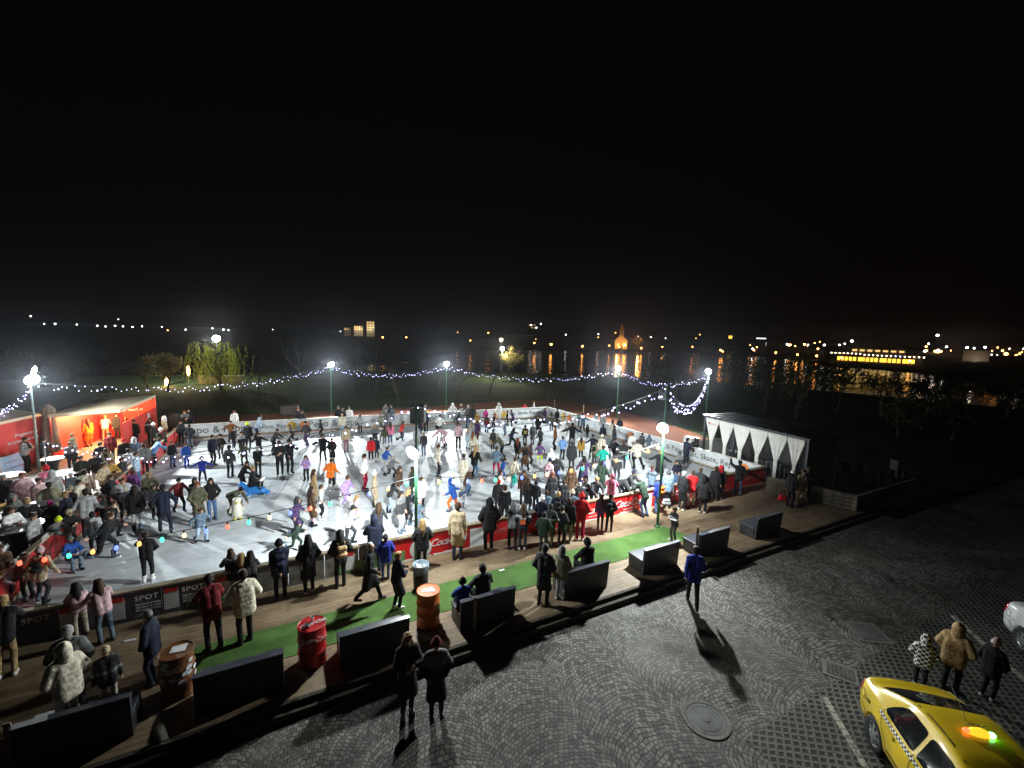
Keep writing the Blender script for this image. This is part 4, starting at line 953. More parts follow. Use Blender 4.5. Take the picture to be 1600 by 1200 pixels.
wall(e98[2], e98[3], .0, 2.3, M['tent_red'], o); wall(e98[3], e98[0], 0, 2.3, M['tent_red'], o)
pm = np.array(e98[1]) * .52 + np.array(e98[2]) * .48
wall(pm, e98[2], .0, 1.75, M['tent_red'], o); wall(e98[1], pm, .0, 1.75, M['tent_red'], o, 'side_panel'); MB().tube([(pm[0], pm[1], 0), (pm[0], pm[1], 2.3)], .04, 8).build('pole', M['steel_red'], o)
d_ = (np.array(e98[2]) - np.array(e98[1]))[:2]; rz_ = math.atan2(d_[1], d_[0]); pc = pm * .48 + np.array(e98[2]) * .52; nrm = A_(math.sin(rz_), -math.cos(rz_), 0)
MB().add([(-.34, 0, -.5), (.34, 0, -.5), (.26, 0, .0), (.15, 0, .5), (-.15, 0, .5), (-.26, 0, .0)], [(0, 1, 2, 3, 4, 5)]).build('bell_print', M['panel_white'], o).matrix_local = Matrix.Translation((pc[0] + nrm[0] * .025, pc[1] + nrm[1] * .025, 1.1)) @ Matrix.Rotation(rz_, 4, 'Z')
tl = MB().box((0, 0, 2.2), (2.2, .10, .05), rz_).build('strip_lamp', M['lamp_warm'], o)
lettering('winter market', .26, M['ink_white'], o, tuple((np.array(e98[2]) * .5 + np.array(e98[3]) * .5) * .985 * A_(1, 1, 0) + A_(0, 0, 1.7)), (PI / 2, 0, math.atan2((F3 - F4)[1], (F3 - F4)[0])))
TENT2 = tuple(A_(ct[0], ct[1], 1.85))
# second tent: its long red wall faces the tables
G1 = P(66, 645, ZT); G0 = P(-40, 668, ZT); back = A_(-1.0, .28, 0) * 3.6
c2 = (G0 + G1) / 2 + back / 2; lc2 = lambda p, z: (p[0] - c2[0], p[1] - c2[1], z - Z_TERR)
o = empty('market_tent', (c2[0], c2[1], Z_TERR), 0, 'closed red market tent with a white roof edge and white writing on its wall', 'tent', 'red market tents')
e2_ = [lc2(p, ZT) for p in (G0, G1, G1 + back, G0 + back)]
MB().add(e2_ + [(0, 0, ZT - Z_TERR + .3)] + [(p[0], p[1], p[2] - .14) for p in e2_], [(0, 1, 4), (1, 2, 4), (2, 3, 4), (3, 0, 4), (8, 7, 6, 5), (0, 5, 6, 1), (1, 6, 7, 2), (2, 7, 8, 3), (3, 8, 5, 0)]).build('roof', M['tent_white'], o)
w96 = [tuple(np.array(p) * A_(.975, .975, 1)) for p in e2_]
wall(w96[0], w96[1], 0, 2.42, M['tent_red'], o); wall(w96[1], w96[2], 0, 2.42, M['tent_red'], o); wall(w96[3], w96[0], 0, 2.42, M['tent_red'], o)
for p in w96: MB().tube([(p[0], p[1], 0), (p[0], p[1], 2.42)], .05, 8).build('pole', M['steel_red'], o)
dd = (np.array(w96[1]) - np.array(w96[0]))[:2]; rz2 = math.atan2(dd[1], dd[0]); n2 = A_(math.sin(rz2), -math.cos(rz2), 0) * .024; L2 = np.linalg.norm(dd)
wpt = lambda t, z: tuple(np.array(w96[0]) * A_(1, 1, 0) * (1 - t) + np.array(w96[1]) * A_(1, 1, 0) * t + n2 + A_(0, 0, z))
lettering('Pregateste-te', .24, M['ink_white'], o, wpt(.72, 1.72), (PI / 2, 0, rz2)); lettering('de sarbatoarea iernii', .21, M['ink_white'], o, wpt(.66, 1.42), (PI / 2, 0, rz2))
wn = MB().box((0, 0, 0), (1.25, .03, 1.0)).build('window', M['steel_white'], o); wn.location = wpt(.36, 1.32); wn.rotation_euler = (0, 0, rz2)
gl = MB()
for i in range(3): gl.box((0, -.022, -.32 + i * .32), (1.1, .012, .26))
gl.build('glass_shelf', mat('chilled_glass', (.10, .13, .17), .15, emit=((.5, .7, 1.0), .35)), wn)
MB().box((0, 0, 0), (1.9, .45, .9)).build('counter', M['steel_red'], o, bevel=.02); o.children[-1].location = tuple(np.array(wpt(.36, .45)) + n2 * 9); o.children[-1].rotation_euler = (0, 0, rz2)
# folded umbrella
q = foot_for(83, 631, 3.1, Z_TERR); o = empty('folded_umbrella', tuple(q), 0, 'tall folded beige umbrella standing between the two red tents', 'umbrella')
M['canvas'] = patch_mat('canvas', (.20, .15, .10), (.33, .26, .185), 3, rough=.9, bs=25, dist=.01)
pf = MB(); prof = [(.34, .55), (.36, .7), (.31, 1.2), (.25, 1.9), (.20, 2.35), (.19, 2.5), (.27, 2.62), (.25, 2.8), (.12, 3.0), (.03, 3.1)]; vs, fs = [], []; nn_ = 32
for r, z in prof:
    for j in range(nn_): t = 2 * PI * j / nn_; rr = r * (1 + .16 * math.cos(8 * t)); vs.append((rr * math.cos(t), rr * math.sin(t), z))
for i in range(len(prof) - 1):
    for j in range(nn_): fs.append((i * nn_ + j, i * nn_ + (j + 1) % nn_, (i + 1) * nn_ + (j + 1) % nn_, (i + 1) * nn_ + j))
pf.add(vs, fs).build('canopy', M['canvas'], o, smooth=True); MB().tube([(0, 0, 0), (0, 0, 3.12)], .035, 8).build('pole', M['black_metal'], o); MB().lathe([(.35, 0), (.35, .08), (.06, .1)], (0, 0, 0), 20).build('base', M['black_metal'], o)
# ---------------------------------------------------------------- shelter with white curtains beside the rink
M['curtain'] = mat('curtain_white', (.80, .80, .76), .75, var=.10, vscale=2, bump=.3, bscale=5); M['shelter_frame'] = mat('shelter_frame', (.05, .055, .065), .4, .3, var=.2); M['ply'] = deck_mat('ply_board', (.22, .17, .12), (.34, .27, .20), 2.4, .3, .2)
S0 = A_(*P(1103, 650, 2.5)[:2]); S1 = A_(*P(1264, 688, 2.5)[:2]); LS = np.linalg.norm(S1 - S0); ds = (S1 - S0) / LS; ns = A_(-ds[1], ds[0]); ns = ns if ns[0] > 0 else -ns
o = empty('curtained_shelter', (S0[0], S0[1], Z_GROUND + .1), math.atan2(ds[1], ds[0]), 'dark framed shelter hung with six white pointed curtains beside the rink', 'shelter'); z0_ = Z_GROUND + .1; H_ = 2.5 - z0_; sg = 1 if (ns @ A_(-ds[1], ds[0])) > 0 else -1; DP = 2.4
fr = MB()
for x in (0, LS * .34, LS * .74, LS):
    for y in (0, sg * DP): MB().box((x, y, H_ / 2), (.11, .11, H_)).build('post', M['shelter_frame'], o)
for y in (0, sg * DP): fr.box((LS / 2, y, H_ - .06), (LS + .1, .10, .14)); fr.box((LS / 2, y, .05), (LS, .09, .10))
for x in (0, LS): fr.box((x, sg * DP / 2, H_ - .06), (.10, DP, .14))
fr.build('frame', M['shelter_frame'], o)
rf = MB().box((LS / 2, sg * DP / 2, H_ + .05), (LS + .25, DP + .25, .07))
for i in range(14): rf.box((LS * (i + .5) / 14, sg * DP / 2, H_ + .10), (.05, DP + .2, .04))
rf.build('roof', M['shelter_frame'], o)
edges = [0.05, .17, .335, .52, .70, .86, .99]
edges = [.02, .175, .335, .505, .675, .845, .985]
for i in range(6):
    x0, x1 = edges[i] * LS + .008, edges[i + 1] * LS - .008; xm = (x0 + x1) / 2; hw = (x1 - x0) / 2; vs, fs = [], []
    rows = [(H_ - .04, 1.0), (H_ - .22, 1.0), (H_ - .24, .985), (H_ - .6, .76), (H_ - 1.0, .49), (H_ - 1.38, .235), (H_ - 1.46, .20), (H_ - 2.1, .19), (.12, .20)]; nc = 15
    for z, wq in rows:
        for j in range(nc): t = j / (nc - 1) * 2 - 1; vs.append((xm + t * hw * wq, -sg * (.062 + .022 * (1.1 - wq) * math.cos(t * 9 + i) + .03), z))
    for r in range(len(rows) - 1):
        for j in range(nc - 1): fs.append((r * nc + j, r * nc + j + 1, (r + 1) * nc + j + 1, (r + 1) * nc + j))
    cq = MB().add(vs, fs).build('curtain', M['curtain'], o, smooth=True); sm = cq.modifiers.new('thick', 'SOLIDIFY'); sm.thickness = .012
    if i == 0: lettering('marca', .16, M['ink_red'], o, (xm + .05, -sg * .105, H_ - .36), (PI / 2, 0, 0 if sg > 0 else PI)); MB().box((xm - .26, -sg * .10, H_ - .36), (.16, .012, .14)).build('curtain_emblem', M['ink_red'], o)
wallb = MB().box((LS / 2, sg * (DP - .06), H_ / 2), (LS - .1, .03, H_ - .2)).build('back_wall', mat('shelter_back', (.02, .02, .022), .6), o)
MB().box((LS - .03, sg * DP / 2, H_ / 2), (.04, DP - .1, H_ - .2)).build('side_wall', M['ply'], o)
for x, y, w_, h_ in ((.24 * LS, .9, .5, .8), (.55 * LS, 1.1, .9, .75), (.66 * LS, .7, .6, .95), (.8 * LS, 1.0, .7, .7)):
    t = empty('stored_table', (0, 0, 0), 0); COL.objects.unlink(t); bpy.data.objects.remove(t)
    c = S0 + ds * x + ns * y; t = empty('small_table', (c[0], c[1], z0_), math.atan2(ds[1], ds[0]), 'small table stored inside the curtained shelter', 'table', 'tables inside the curtained shelter')
    MB().box((0, 0, h_), (w_, .5, .04)).build('tabletop', M['panel_grey'], t)
    for i in (-1, 1):
        for j in (-1, 1): MB().box((i * w_ * .44, j * .2, h_ / 2), (.04, .04, h_)).build('leg', M['grey_metal'], t)
c = S0 + ds * (LS + .06) + ns * .25; M['led_green'] = mat('led_green', (.1, 1, .3), .3, emit=((.1, 1, .35), 8))
gq = MB().box((0, 0, 0), (.08, .03, .14)).build('switch_box', M['black_metal']); gq.location = (c[0], c[1], 1.0); gq.rotation_euler = (0, 0, math.atan2(ds[1], ds[0]) + PI / 2); tag(gq, 'small switch box with a green light on the end wall of the shelter', 'switch box'); MB().lathe([(.028, 0), (.02, .02), (0, .025)], (0, 0, 0), 10).build('indicator_light', M['led_green'], gq).location = (0, -.02, .02)
gq.children[0].rotation_euler = (PI / 2, 0, 0)
# distribution cabinet by the shelter pole
q = P(1088, 722, Z_TRACK); o = empty('utility_cabinet', (q[0], q[1] + 1.0, Z_TRACK), -.9, 'pale utility cabinet standing between the light pole and the rink barrier', 'cabinet')
MB().box((0, 0, .65), (.8, .5, 1.3)).build('cabinet_body', M['grey_metal'], o, bevel=.02); MB().box((0, -.26, .7), (.7, .02, 1.1)).build('door', M['white_paint'], o)
# wooden fence
f0, f1, f2 = P(1198, 768, 0), P(1337, 800, 0), P(1428, 770, 0)
o = empty('wooden_fence', tuple(f0), 0, 'low grey board fence turning the corner beside the curtained shelter', 'fence'); r0 = lambda p, z: tuple(np.array(p) - f0 + A_(0, 0, z))
for a, b in ((f0, f1), (f1, f2)):
    m_ = MB()
    for z in (.10, .27, .44, .61): m_.beam(r0(a, z), r0(b, z), .03, .145)
    m_.build('boards', M['old_wood'], o); MB().beam(r0(a, .72), r0(b, .72), .16, .035).build('cap_rail', M['old_wood'], o)
    n_ = 5
    for i in range(n_): c = a + (b - a) * i / (n_ - 1) * .99 + A_(.03, .06, 0); MB().box((c[0] - f0[0], c[1] - f0[1], .36), (.08, .08, .70)).build('post', M['old_wood'], o)
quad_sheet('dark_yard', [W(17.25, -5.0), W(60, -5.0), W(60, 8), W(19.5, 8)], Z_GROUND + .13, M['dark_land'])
# chairs stacked in the dark behind the fence
for i, (px, py) in enumerate(((1322, 748), (1350, 752), (1380, 758), (1400, 745))):
    q = P(px, py, -.15); o = empty('garden_chair', (q[0], q[1], -.15), random.random() * 6, 'dark garden chair standing in the shadow behind the board fence', 'chair', 'chairs behind the board fence')
    MB().box((0, 0, .44), (.45, .45, .05)).build('seat', M['black_metal'], o); MB().box((0, .21, .72), (.45, .04, .5)).build('backrest', M['black_metal'], o)
    for a in (-1, 1):
        for b in (-1, 1): MB().box((a * .2, b * .2, .21), (.04, .04, .42)).build('leg', M['dark_metal'], o)
# posts on the track
for x, y, yt in ((409, 664, 648), (657, 650, 638), (866, 640, 624), (911, 652, 633)):
    q = P(x, y, Z_TRACK); h_ = height_at(q[0], q[1], Z_TRACK, yt); o = MB().tube([(0, 0, 0), (0, 0, h_)], .035, 6).lathe([(.12, 0), (.12, .04)], (0, 0, 0), 10).build('rope_post', M['raw_wood']); o.location = tuple(q)
    tag(o, 'thin wooden post standing on the red track behind the rink', 'post', 'posts on the red track')
# ---------------------------------------------------------------- skating aids on the ice
q = P(396, 773, Z_ICE); s = [(A_(-.35, 0, .20), A_(.10, 0, .24), .17, .21, 0), (A_(.10, 0, .24), A_(.36, 0, .40), .18, .13, 0), (A_(.36, 0, .40), A_(.46, 0, .50), .12, .12, 0), (A_(.48, 0, .48), A_(.56, 0, .45), .07, .05, 0), (A_(-.35, 0, .18), A_(-.62, .14, .10), .10, .05, 0), (A_(-.35, 0, .18), A_(-.62, -.14, .10), .10, .05, 0), (A_(.12, .18, .12), A_(.22, .36, .06), .07, .05, 0), (A_(.12, -.18, .12), A_(.22, -.36, .06), .07, .05, 0)]
SEAL = Vector((q[0], q[1], Z_ICE))
o = bpy.data.objects.new('seal_skating_aid', sdf_mesh('seal_skating_aid', s, .025, .05, 1)); link(o); o.location = (q[0], q[1], Z_ICE - .01); o.rotation_euler = (0, 0, PI + .2); o.data.materials[0] = mat('seal_blue', (.03, .22, .62), .35); tag(o, 'blue plastic seal carrying a seated person across the ice', 'skating aid')
MB().tube([(-.34, .2, .40), (-.40, .2, .72), (-.40, -.2, .72), (-.34, -.2, .40)], .022, 8).build('handle', M['blade'], o); 
q = P(371, 810, Z_ICE); s = [(A_(0, 0, .20), A_(0, 0, .50), .19, .17, 0), (A_(0, -.04, .22), A_(0, -.05, .50), .165, .15, 1), (A_(0, 0, .66), A_(0, -.01, .72), .15, .145, 0), (A_(0, -.06, .66), A_(0, -.07, .70), .10, .09, 1), (A_(0, -.15, .68), A_(0, -.22, .66), .045, .02, 2), (A_(.09, -.06, .04), A_(.10, -.20, .03), .06, .05, 2), (A_(-.09, -.06, .04), A_(-.10, -.20, .03), .06, .05, 2), (A_(.17, 0, .5), A_(.25, -.02, .28), .05, .035, 0), (A_(-.17, 0, .5), A_(-.25, -.02, .28), .05, .035, 0)]
o = bpy.data.objects.new('penguin_skating_aid', sdf_mesh('penguin_skating_aid', s, .02, .03, 3)); link(o); o.location = (q[0], q[1], Z_ICE); o.rotation_euler = (0, 0, .6)
for i, m_ in enumerate((mat('penguin_white', (.62, .60, .50), .4), mat('penguin_cream', (.72, .70, .60), .4), mat('penguin_foot', (.60, .50, .10), .4))): o.data.materials[i] = m_
tag(o, 'white plastic penguin pushed by a bent over skater in olive', 'skating aid'); MB().tube([(.17, .04, .62), (.24, .2, .80), (-.24, .2, .80), (-.17, .04, .62)], .02, 8).build('handle', M['black_metal'], o)
# ---------------------------------------------------------------- bags held by people
def bag(px, py, z, col, label, s=1.0):
    q = P(px, py, z); o = bpy.data.objects.new('hand_bag', sdf_mesh('hand_bag', [(A_(-.1, 0, .1) * s, A_(.1, 0, .1) * s, .09 * s, .09 * s, 0), (A_(-.08, 0, .22) * s, A_(.08, 0, .22) * s, .07 * s, .07 * s, 0)], .02, .04, 1)); link(o); o.location = tuple(q); o.data.materials[0] = cloth(col); tag(o, label, 'bag')
    MB().tube([(-.1 * s, 0, .26 * s), (-.06 * s, 0, .45 * s), (.06 * s, 0, .45 * s), (.1 * s, 0, .26 * s)], .012, 6).build('handle', cloth('black'), o)
bag(856, 902, .42, 'red', 'red bag held by the person in black on the deck'); bag(1222, 783, .40, 'red', 'red and white bag carried by the white capped person near the fence'); bag(1041, 790, .45, 'silver', 'pale shopping bag beside the orange backpack at the barrier'); bag(880, 905, .55, 'black', 'black bag hanging beside the person in pale fur')
# ---------------------------------------------------------------- cars: the body is one lofted shell, everything else is laid on it
def lerp_tab(t, x):
    for (a, va), (b, vb) in zip(t, t[1:]):
        if x <= b: f = (x - a) / (b - a); return va + (vb - va) * max(0, min(1, f))
    return t[-1][1]
TOPZ = [(-.86, .66), (-.80, .90), (-.72, 1.00), (-.46, 1.03), (-.36, 1.06), (.0, 1.235), (.42, 1.425), (.70, 1.485), (1.15, 1.51), (1.45, 1.49), (1.70, 1.42), (2.05, 1.22), (2.36, 1.03), (2.50, .985), (3.05, .90), (3.30, .80), (3.42, .62)]
HALF = [(-.86, .60), (-.80, .70), (-.65, .78), (-.3, .83), (.4, .865), (1.6, .87), (2.6, .85), (3.0, .80), (3.3, .68), (3.42, .52)]
TOPW = [(-.86, .55), (-.72, .64), (-.46, .67), (-.36, .665), (.0, .61), (.42, .57), (1.0, .555), (1.5, .55), (1.7, .56), (2.05, .60), (2.36, .66), (2.6, .68), (3.05, .66), (3.42, .46)]
CABIN = [(-.86, 0), (-.46, 0), (.0, 1), (2.0, 1), (2.45, 0), (3.42, 0)]
def car_shell():
    xs = [-.86, -.84, -.80, -.72, -.60, -.52, -.46, -.41, -.36, -.18, .0, .2, .42, .55, .70, .92, 1.15, 1.30, 1.45, 1.58, 1.70, 1.88, 2.05, 2.2, 2.36, 2.43, 2.50, 2.8, 3.05, 3.2, 3.30, 3.38, 3.42]
    vs, fs = [], []; n = None
    for x in xs:
        zt, hw, tw, cb = lerp_tab(TOPZ, x), lerp_tab(HALF, x), lerp_tab(TOPW, x), lerp_tab(CABIN, x)
        belt = min(.93, zt - .07) if cb < .5 else .95
        belt = lerp_tab([(-.86, .60), (-.72, .90), (-.2, .955), (2.4, .93), (3.1, .82), (3.42, .56)], x)
        p = [(0, .20), (hw * .75, .20), (hw * .95, .25), (hw, .38), (hw + .012, .55), (hw + .012, .70), (hw - .005, (belt + .72) / 2), (hw - .035, belt), (hw - .06, belt + .025),
             ((hw - .06) * .62 + tw * .38, belt + (zt - belt) * .36 + .01), ((hw - .06) * .3 + tw * .7, belt + (zt - belt) * .70), (tw + .02, zt - .055), (tw - .03, zt - .018), (tw * .6, zt + .004), (tw * .25, zt + .014), (0, zt + .016)]
        ring = [(x, a, b) for a, b in p] + [(x, -a, b) for a, b in reversed(p[1:-1])]; n = len(ring); vs += ring
    for i in range(len(xs) - 1):
        for j in range(n): fs.append((i * n + j, (i + 1) * n + j, (i + 1) * n + (j + 1) % n, i * n + (j + 1) % n))
    fs.append(tuple(range(n))); fs.append(tuple(reversed(range((len(xs) - 1) * n, len(xs) * n))))
    o = MB().add(vs, fs).build('tmp', M['rubber']); s = o.modifiers.new('s', 'SUBSURF'); s.levels = s.render_levels = 2
    cut = []
    for x in (0, 2.63):
        c = MB(); pr = [(.355, -.22), (.355, .22)]
        c.lathe(pr, (0, 0, 0), 36); me = c.mesh('c')
        for sd in (1, -1):
            q = bpy.data.objects.new('c', me); COL.objects.link(q); q.rotation_euler = (PI / 2, 0, 0); q.location = (x, sd * .86, .31); cut.append(q)
            b = o.modifiers.new('b', 'BOOLEAN'); b.object = q; b.operation = 'DIFFERENCE'; b.solver = 'EXACT'
    bpy.context.view_layer.update(); me = bpy.data.meshes.new_from_object(o.evaluated_get(bpy.context.evaluated_depsgraph_get())); me.name = 'body'
    for q in cut: bpy.data.objects.remove(q)
    bpy.data.objects.remove(o); me.materials.clear(); me.materials.append(None)
    me.polygons.foreach_set('use_smooth', [True] * len(me.polygons)); 
    me.update(); return me
BODY = car_shell()
_bvh = BVHTree.FromPolygons([v.co for v in BODY.vertices], [p.vertices for p in BODY.polygons])
def decal(poly, axis, off, name, m, parent, sub=7, thick=.0):
    """lay a flat outline on the shell: axis 'R' (from -y), 'L' (from +y), 'T' (from above), 'B' (from behind)"""
    n = len(poly); c = sum(np.array(p, float) for p in poly) / n; vs, fs = [], []
    rows = sub
    def hit(a, b):
        if axis in 'RL':
            s = -1 if axis == 'R' else 1; r = _bvh.ray_cast(Vector((a, s * 2.0, b)), Vector((0, -s, 0)))
        elif axis == 'T': r = _bvh.ray_cast(Vector((a, b, 3)), Vector((0, 0, -1)))
        else: r = _bvh.ray_cast(Vector((-2, a, b)), Vector((1, 0, 0)))
        if r[0] is None: return None
        nn = r[1]
        d = {'R': Vector((0, -1, 0)), 'L': Vector((0, 1, 0)), 'T': Vector((0, 0, 1)), 'B': Vector((-1, 0, 0))}[axis]
        if nn.dot(d) < 0: nn = -nn
        return r[0] + nn * off
    dense = []
    for i in range(n):
        p, q = np.array(poly[i], float), np.array(poly[(i + 1) % n], float)
        for t in range(4): dense.append(p + (q - p) * t / 4)
    N = len(dense)
    for r in range(rows + 1):
        f = r / rows
        for p in dense:
            w = c + (p - c) * f; h = hit(*w); vs.append(tuple(h) if h is not None else (w[0], -.8, w[1]))
    for r in range(rows):
        for j in range(N): fs.append((r * N + j, (r + 1) * N + j, (r + 1) * N + (j + 1) % N, r * N + (j + 1) % N))
    return MB().add(vs, fs).build(name, m, parent, smooth=True)
def seam(pts, ax, parent, w=.007):
    vs, fs = [], []; s = -1 if ax == 'R' else 1; P_ = []
    for (a, b), (c, d) in zip(pts, pts[1:]):
        for t in range(6): P_.append((a + (c - a) * t / 6, b + (d - b) * t / 6))
    P_.append(pts[-1])
    for i, (x, z) in enumerate(P_):
        p, q = P_[max(i - 1, 0)], P_[min(i + 1, len(P_) - 1)]; dx, dz = q[0] - p[0], q[1] - p[1]; l = math.hypot(dx, dz) + 1e-9
        for e in (-1, 1):
            r = _bvh.ray_cast(Vector((x - dz / l * w * e, s * 2, z + dx / l * w * e)), Vector((0, -s, 0)))
            h = r[0] + Vector((0, s, 0)) * .004 if r[0] is not None else Vector((x, s * .8, z)); vs.append(tuple(h))
    for i in range(len(P_) - 1): fs.append((2 * i, 2 * i + 1, 2 * i + 3, 2 * i + 2))
    return MB().add(vs, fs).build('door_seam', M['seam'], parent)
def checker_mat():
    k = NT('checker_band'); tc = k.n('ShaderNodeTexCoord'); sp = k.n('ShaderNodeSeparateXYZ'); k.l(tc.outputs['Object'], sp.inputs[0])
    ch = k.n('ShaderNodeTexChecker'); ch.inputs['Scale'].default_value = 1; ch.inputs['Color1'].default_value = (.012, .012, .012, 1); ch.inputs['Color2'].default_value = (.72, .72, .68, 1)
    k.l(k.vec(k.math('DIVIDE', sp.outputs[0], .040), .5, k.math('DIVIDE', sp.outputs[2], .040)), ch.inputs['Vector']); k.set('Base Color', ch.outputs['Color']); k.set('Roughness', .4); return k.m
M['checker'] = checker_mat()
M['car_yellow'] = mat('car_yellow', (.66, .46, .012), .34, var=.10, vscale=2.2, bump=.06, bscale=9, coat=.7); M['car_white'] = mat('car_white', (.66, .67, .68), .28, coat=.8, var=.05)
M['car_glass'] = mat('car_glass', (.008, .009, .010), .06, spec=.6); M['tyre'] = mat('tyre', (.014, .014, .014), .8, bump=.4, bscale=60); M['rim'] = mat('rim', (.42, .43, .44), .32, .75, var=.1)
M['tail'] = mat('tail_light', (.34, .006, .014), .15, coat=1.0); M['chrome'] = mat('chrome', (.7, .7, .72), .12, 1.0); M['seam'] = mat('seam', (.02, .017, .006), .6); M['clear'] = mat('head_light', (.5, .52, .55), .1, coat=1)
def wheel(parent, x, side):
    w = MB(); w.lathe([(.205, -.09), (.28, -.10), (.305, -.075), (.312, 0), (.305, .075), (.28, .10), (.205, .09)], (0, 0, 0), 40, cap=False).lathe([(.205, .05), (.205, -.09)], (0, 0, 0), 40, cap=False)
    ty = w.build('wheel', M['tyre'], parent, smooth=True); ty.location = (x, side * .755, .312); ty.rotation_euler = (-PI / 2 * side, 0, 0)
    r = MB().lathe([(.208, .085), (.196, .088), (.188, .055), (.17, .045)], (0, 0, 0), 40, cap=False).lathe([(.20, .02), (0, .02)], (0, 0, 0), 24, cap=False).lathe([(.055, .06), (.05, .085), (0, .09)], (0, 0, 0), 20, cap=False)
    for i in range(7):
        t = 2 * PI * i / 7; c, s = math.cos(t), math.sin(t); p = []
        for rr, hw, z in ((.045, .028, .085), (.12, .030, .078), (.195, .040, .070)):
            p += [(c * rr - s * hw, s * rr + c * hw, z), (c * rr + s * hw, s * rr - c * hw, z)]
        p += [(a, b, d - .03) for a, b, d in p]
        r.add(p, [(0, 1, 3, 2), (2, 3, 5, 4), (0, 2, 8, 6), (2, 4, 10, 8), (3, 1, 7, 9), (5, 3, 9, 11)])
    r.build('rim', M['rim'], ty, smooth=False)
def make_car(name, loc, yaw, paint, label, taxi):
    o = empty(name, loc, yaw, label, 'taxi' if taxi else 'car')
    bo = child('body', BODY, o, mats=[M[paint]])
    G = M['car_glass']
    RD = [(.17, .995), (.24, .972), (.92, .955), (.975, .965), (.985, 1.0), (.985, 1.30), (.97, 1.335), (.90, 1.35), (.62, 1.345), (.48, 1.315), (.36, 1.24), (.24, 1.12), (.17, 1.03)]
    FD = [(1.10, .955), (1.95, .945), (2.08, .96), (1.80, 1.19), (1.62, 1.31), (1.48, 1.345), (1.14, 1.352), (1.085, 1.33), (1.07, 1.28), (1.07, .99)]
    for ax in 'RL':
        decal(RD, ax, .006, 'rear_side_window', G, o); decal(FD, ax, .006, 'front_side_window', G, o)
        if taxi: decal([(.08, .855), (2.3, .835), (2.3, .90), (.08, .925)], ax, .004, 'checker_band', M['checker'], o, 5)
        for pts in ([(.155, .99), (.165, .86), (.22, .72), (.34, .60), (.41, .46), (.43, .34)], [(1.03, .955), (1.035, .60), (1.03, .30)], [(2.16, .95), (2.17, .70), (2.10, .34)], [(.43, .335), (1.3, .315), (2.10, .335)], [(-.60, .66), (-.46, .66), (-.45, .79), (-.47, .81), (-.60, .81), (-.61, .79), (-.60, .66)], [(-.84, .55), (-.55, .545), (-.38, .52)], [(-.38, .52), (-.37, .30)]):
            seam(pts, ax, o)
        decal([(.45, .415), (2.1, .41), (2.1, .445), (.45, .45)], ax, .006, 'door_rub_strip', M['seam'], o, 3)
        for x in (.52, 1.52):
            s = -1 if ax == 'R' else 1
            h = MB().box((x, s * .885, .80), (.20, .035, .035)).build('door_handle', M[paint], o, bevel=.01); hb = decal([(x - .10, .745), (x + .10, .75), (x + .11, .80), (x - .10, .80)], ax, .003, 'handle_recess', M['seam'], o, 3)
        pass
        s_ = -1 if ax == 'R' else 1; tl_ = sdf_mesh('tail_light', [(A_(-.755, s_ * .655, .68), A_(-.725, s_ * .66, .835), .072, .060, 0), (A_(-.70, s_ * .715, .70), A_(-.66, s_ * .725, .83), .055, .045, 0)], .014, .03, 1); tl_.materials[0] = M['tail']; child('tail_light', tl_, o)
        decal([(3.34, .60), (3.15, .60), (2.98, .76), (3.12, .80), (3.32, .70)], ax, .008, 'head_light', M['clear'], o, 5)
        mi = MB().box((1.98, (-1 if ax == 'R' else 1) * .96, 1.02), (.10, .18, .13)).build('wing_mirror', M[paint], o, bevel=.03)
    decal([(-.33, -.60), (-.36, -.3), (-.36, .3), (-.33, .60), (.36, .50), (.41, .3), (.41, -.3), (.36, -.50)], 'T', .006, 'rear_window', G, o, 6)
    decal([(2.30, -.58), (2.30, .58), (1.66, .49), (1.62, .3), (1.62, -.3), (1.66, -.49)], 'T', .006, 'windscreen', G, o, 6)
    for y in (-.50, .50): decal([(.46, y - .012), (1.55, y - .012), (1.55, y + .012), (.46, y + .012)], 'T', .004, 'roof_seam', M['seam'], o, 2)
    decal([(-.52, .50), (.52, .50), (.52, .62), (-.52, .62)], 'B', .004, 'bumper_trim', M['seam'], o, 3); pl_ = decal([(-.26, .66), (.26, .66), (.26, .77), (-.26, .77)], 'B', .006, 'number_plate', M['ink_white'], o, 3)
    decal([(-.66, -.52), (-.655, -.52), (-.655, .52), (-.66, .52)], 'T', .002, 'boot_seam', M['seam'], o, 2)
    for x in (0, 2.63):
        for s in (1, -1): wheel(o, x, s)
    MB().box((1.3, 0, .26), (3.6, 1.2, .12)).build('underbody', M['rubber'], o)
    if taxi:
        MB().tube([(.72, 0, 1.49), (.60, 0, 1.62), (.35, 0, 1.78)], .006, 6).build('aerial', M['black_metal'], o)
        sg = empty('roof_sign', (1.02, -.02, 1.525), 0); sg.parent = o
        prof = [(.115, 0), (.125, .03), (.11, .085), (.06, .125), (0, .135)]; m_ = MB(); 
        em = lambda n_, c, s: mat(n_, c, .3, emit=(c, s), sample=True)
        b_ = m_.lathe(prof, (0, 0, 0), 24).build('sign_body', em('sign_yellow', (1.0, .62, .03), 1.05), sg, smooth=True); b_.scale = (.55, 1.2, .75)
        e1 = MB().lathe([(.05, 0), (.055, .03), (.03, .07), (0, .075)], (0, 0, 0), 16).build('end_lamp', em('sign_green', (.15, 1.0, .25), 9), sg, smooth=True); e1.location = (0, .16, .010); e1.scale = (.7, 1.1, .8)
        e2_ = MB().lathe([(.045, 0), (.05, .03), (.03, .065), (0, .07)], (0, 0, 0), 16).build('end_lamp', em('sign_red', (1.0, .10, .03), 3.5), sg, smooth=True); e2_.location = (0, -.16, .010); e2_.scale = (.7, 1.1, .8)
        lettering('TAXI', .11, M['seam'], sg, (-.068, 0, .085), (R_(62), 0, -PI / 2))
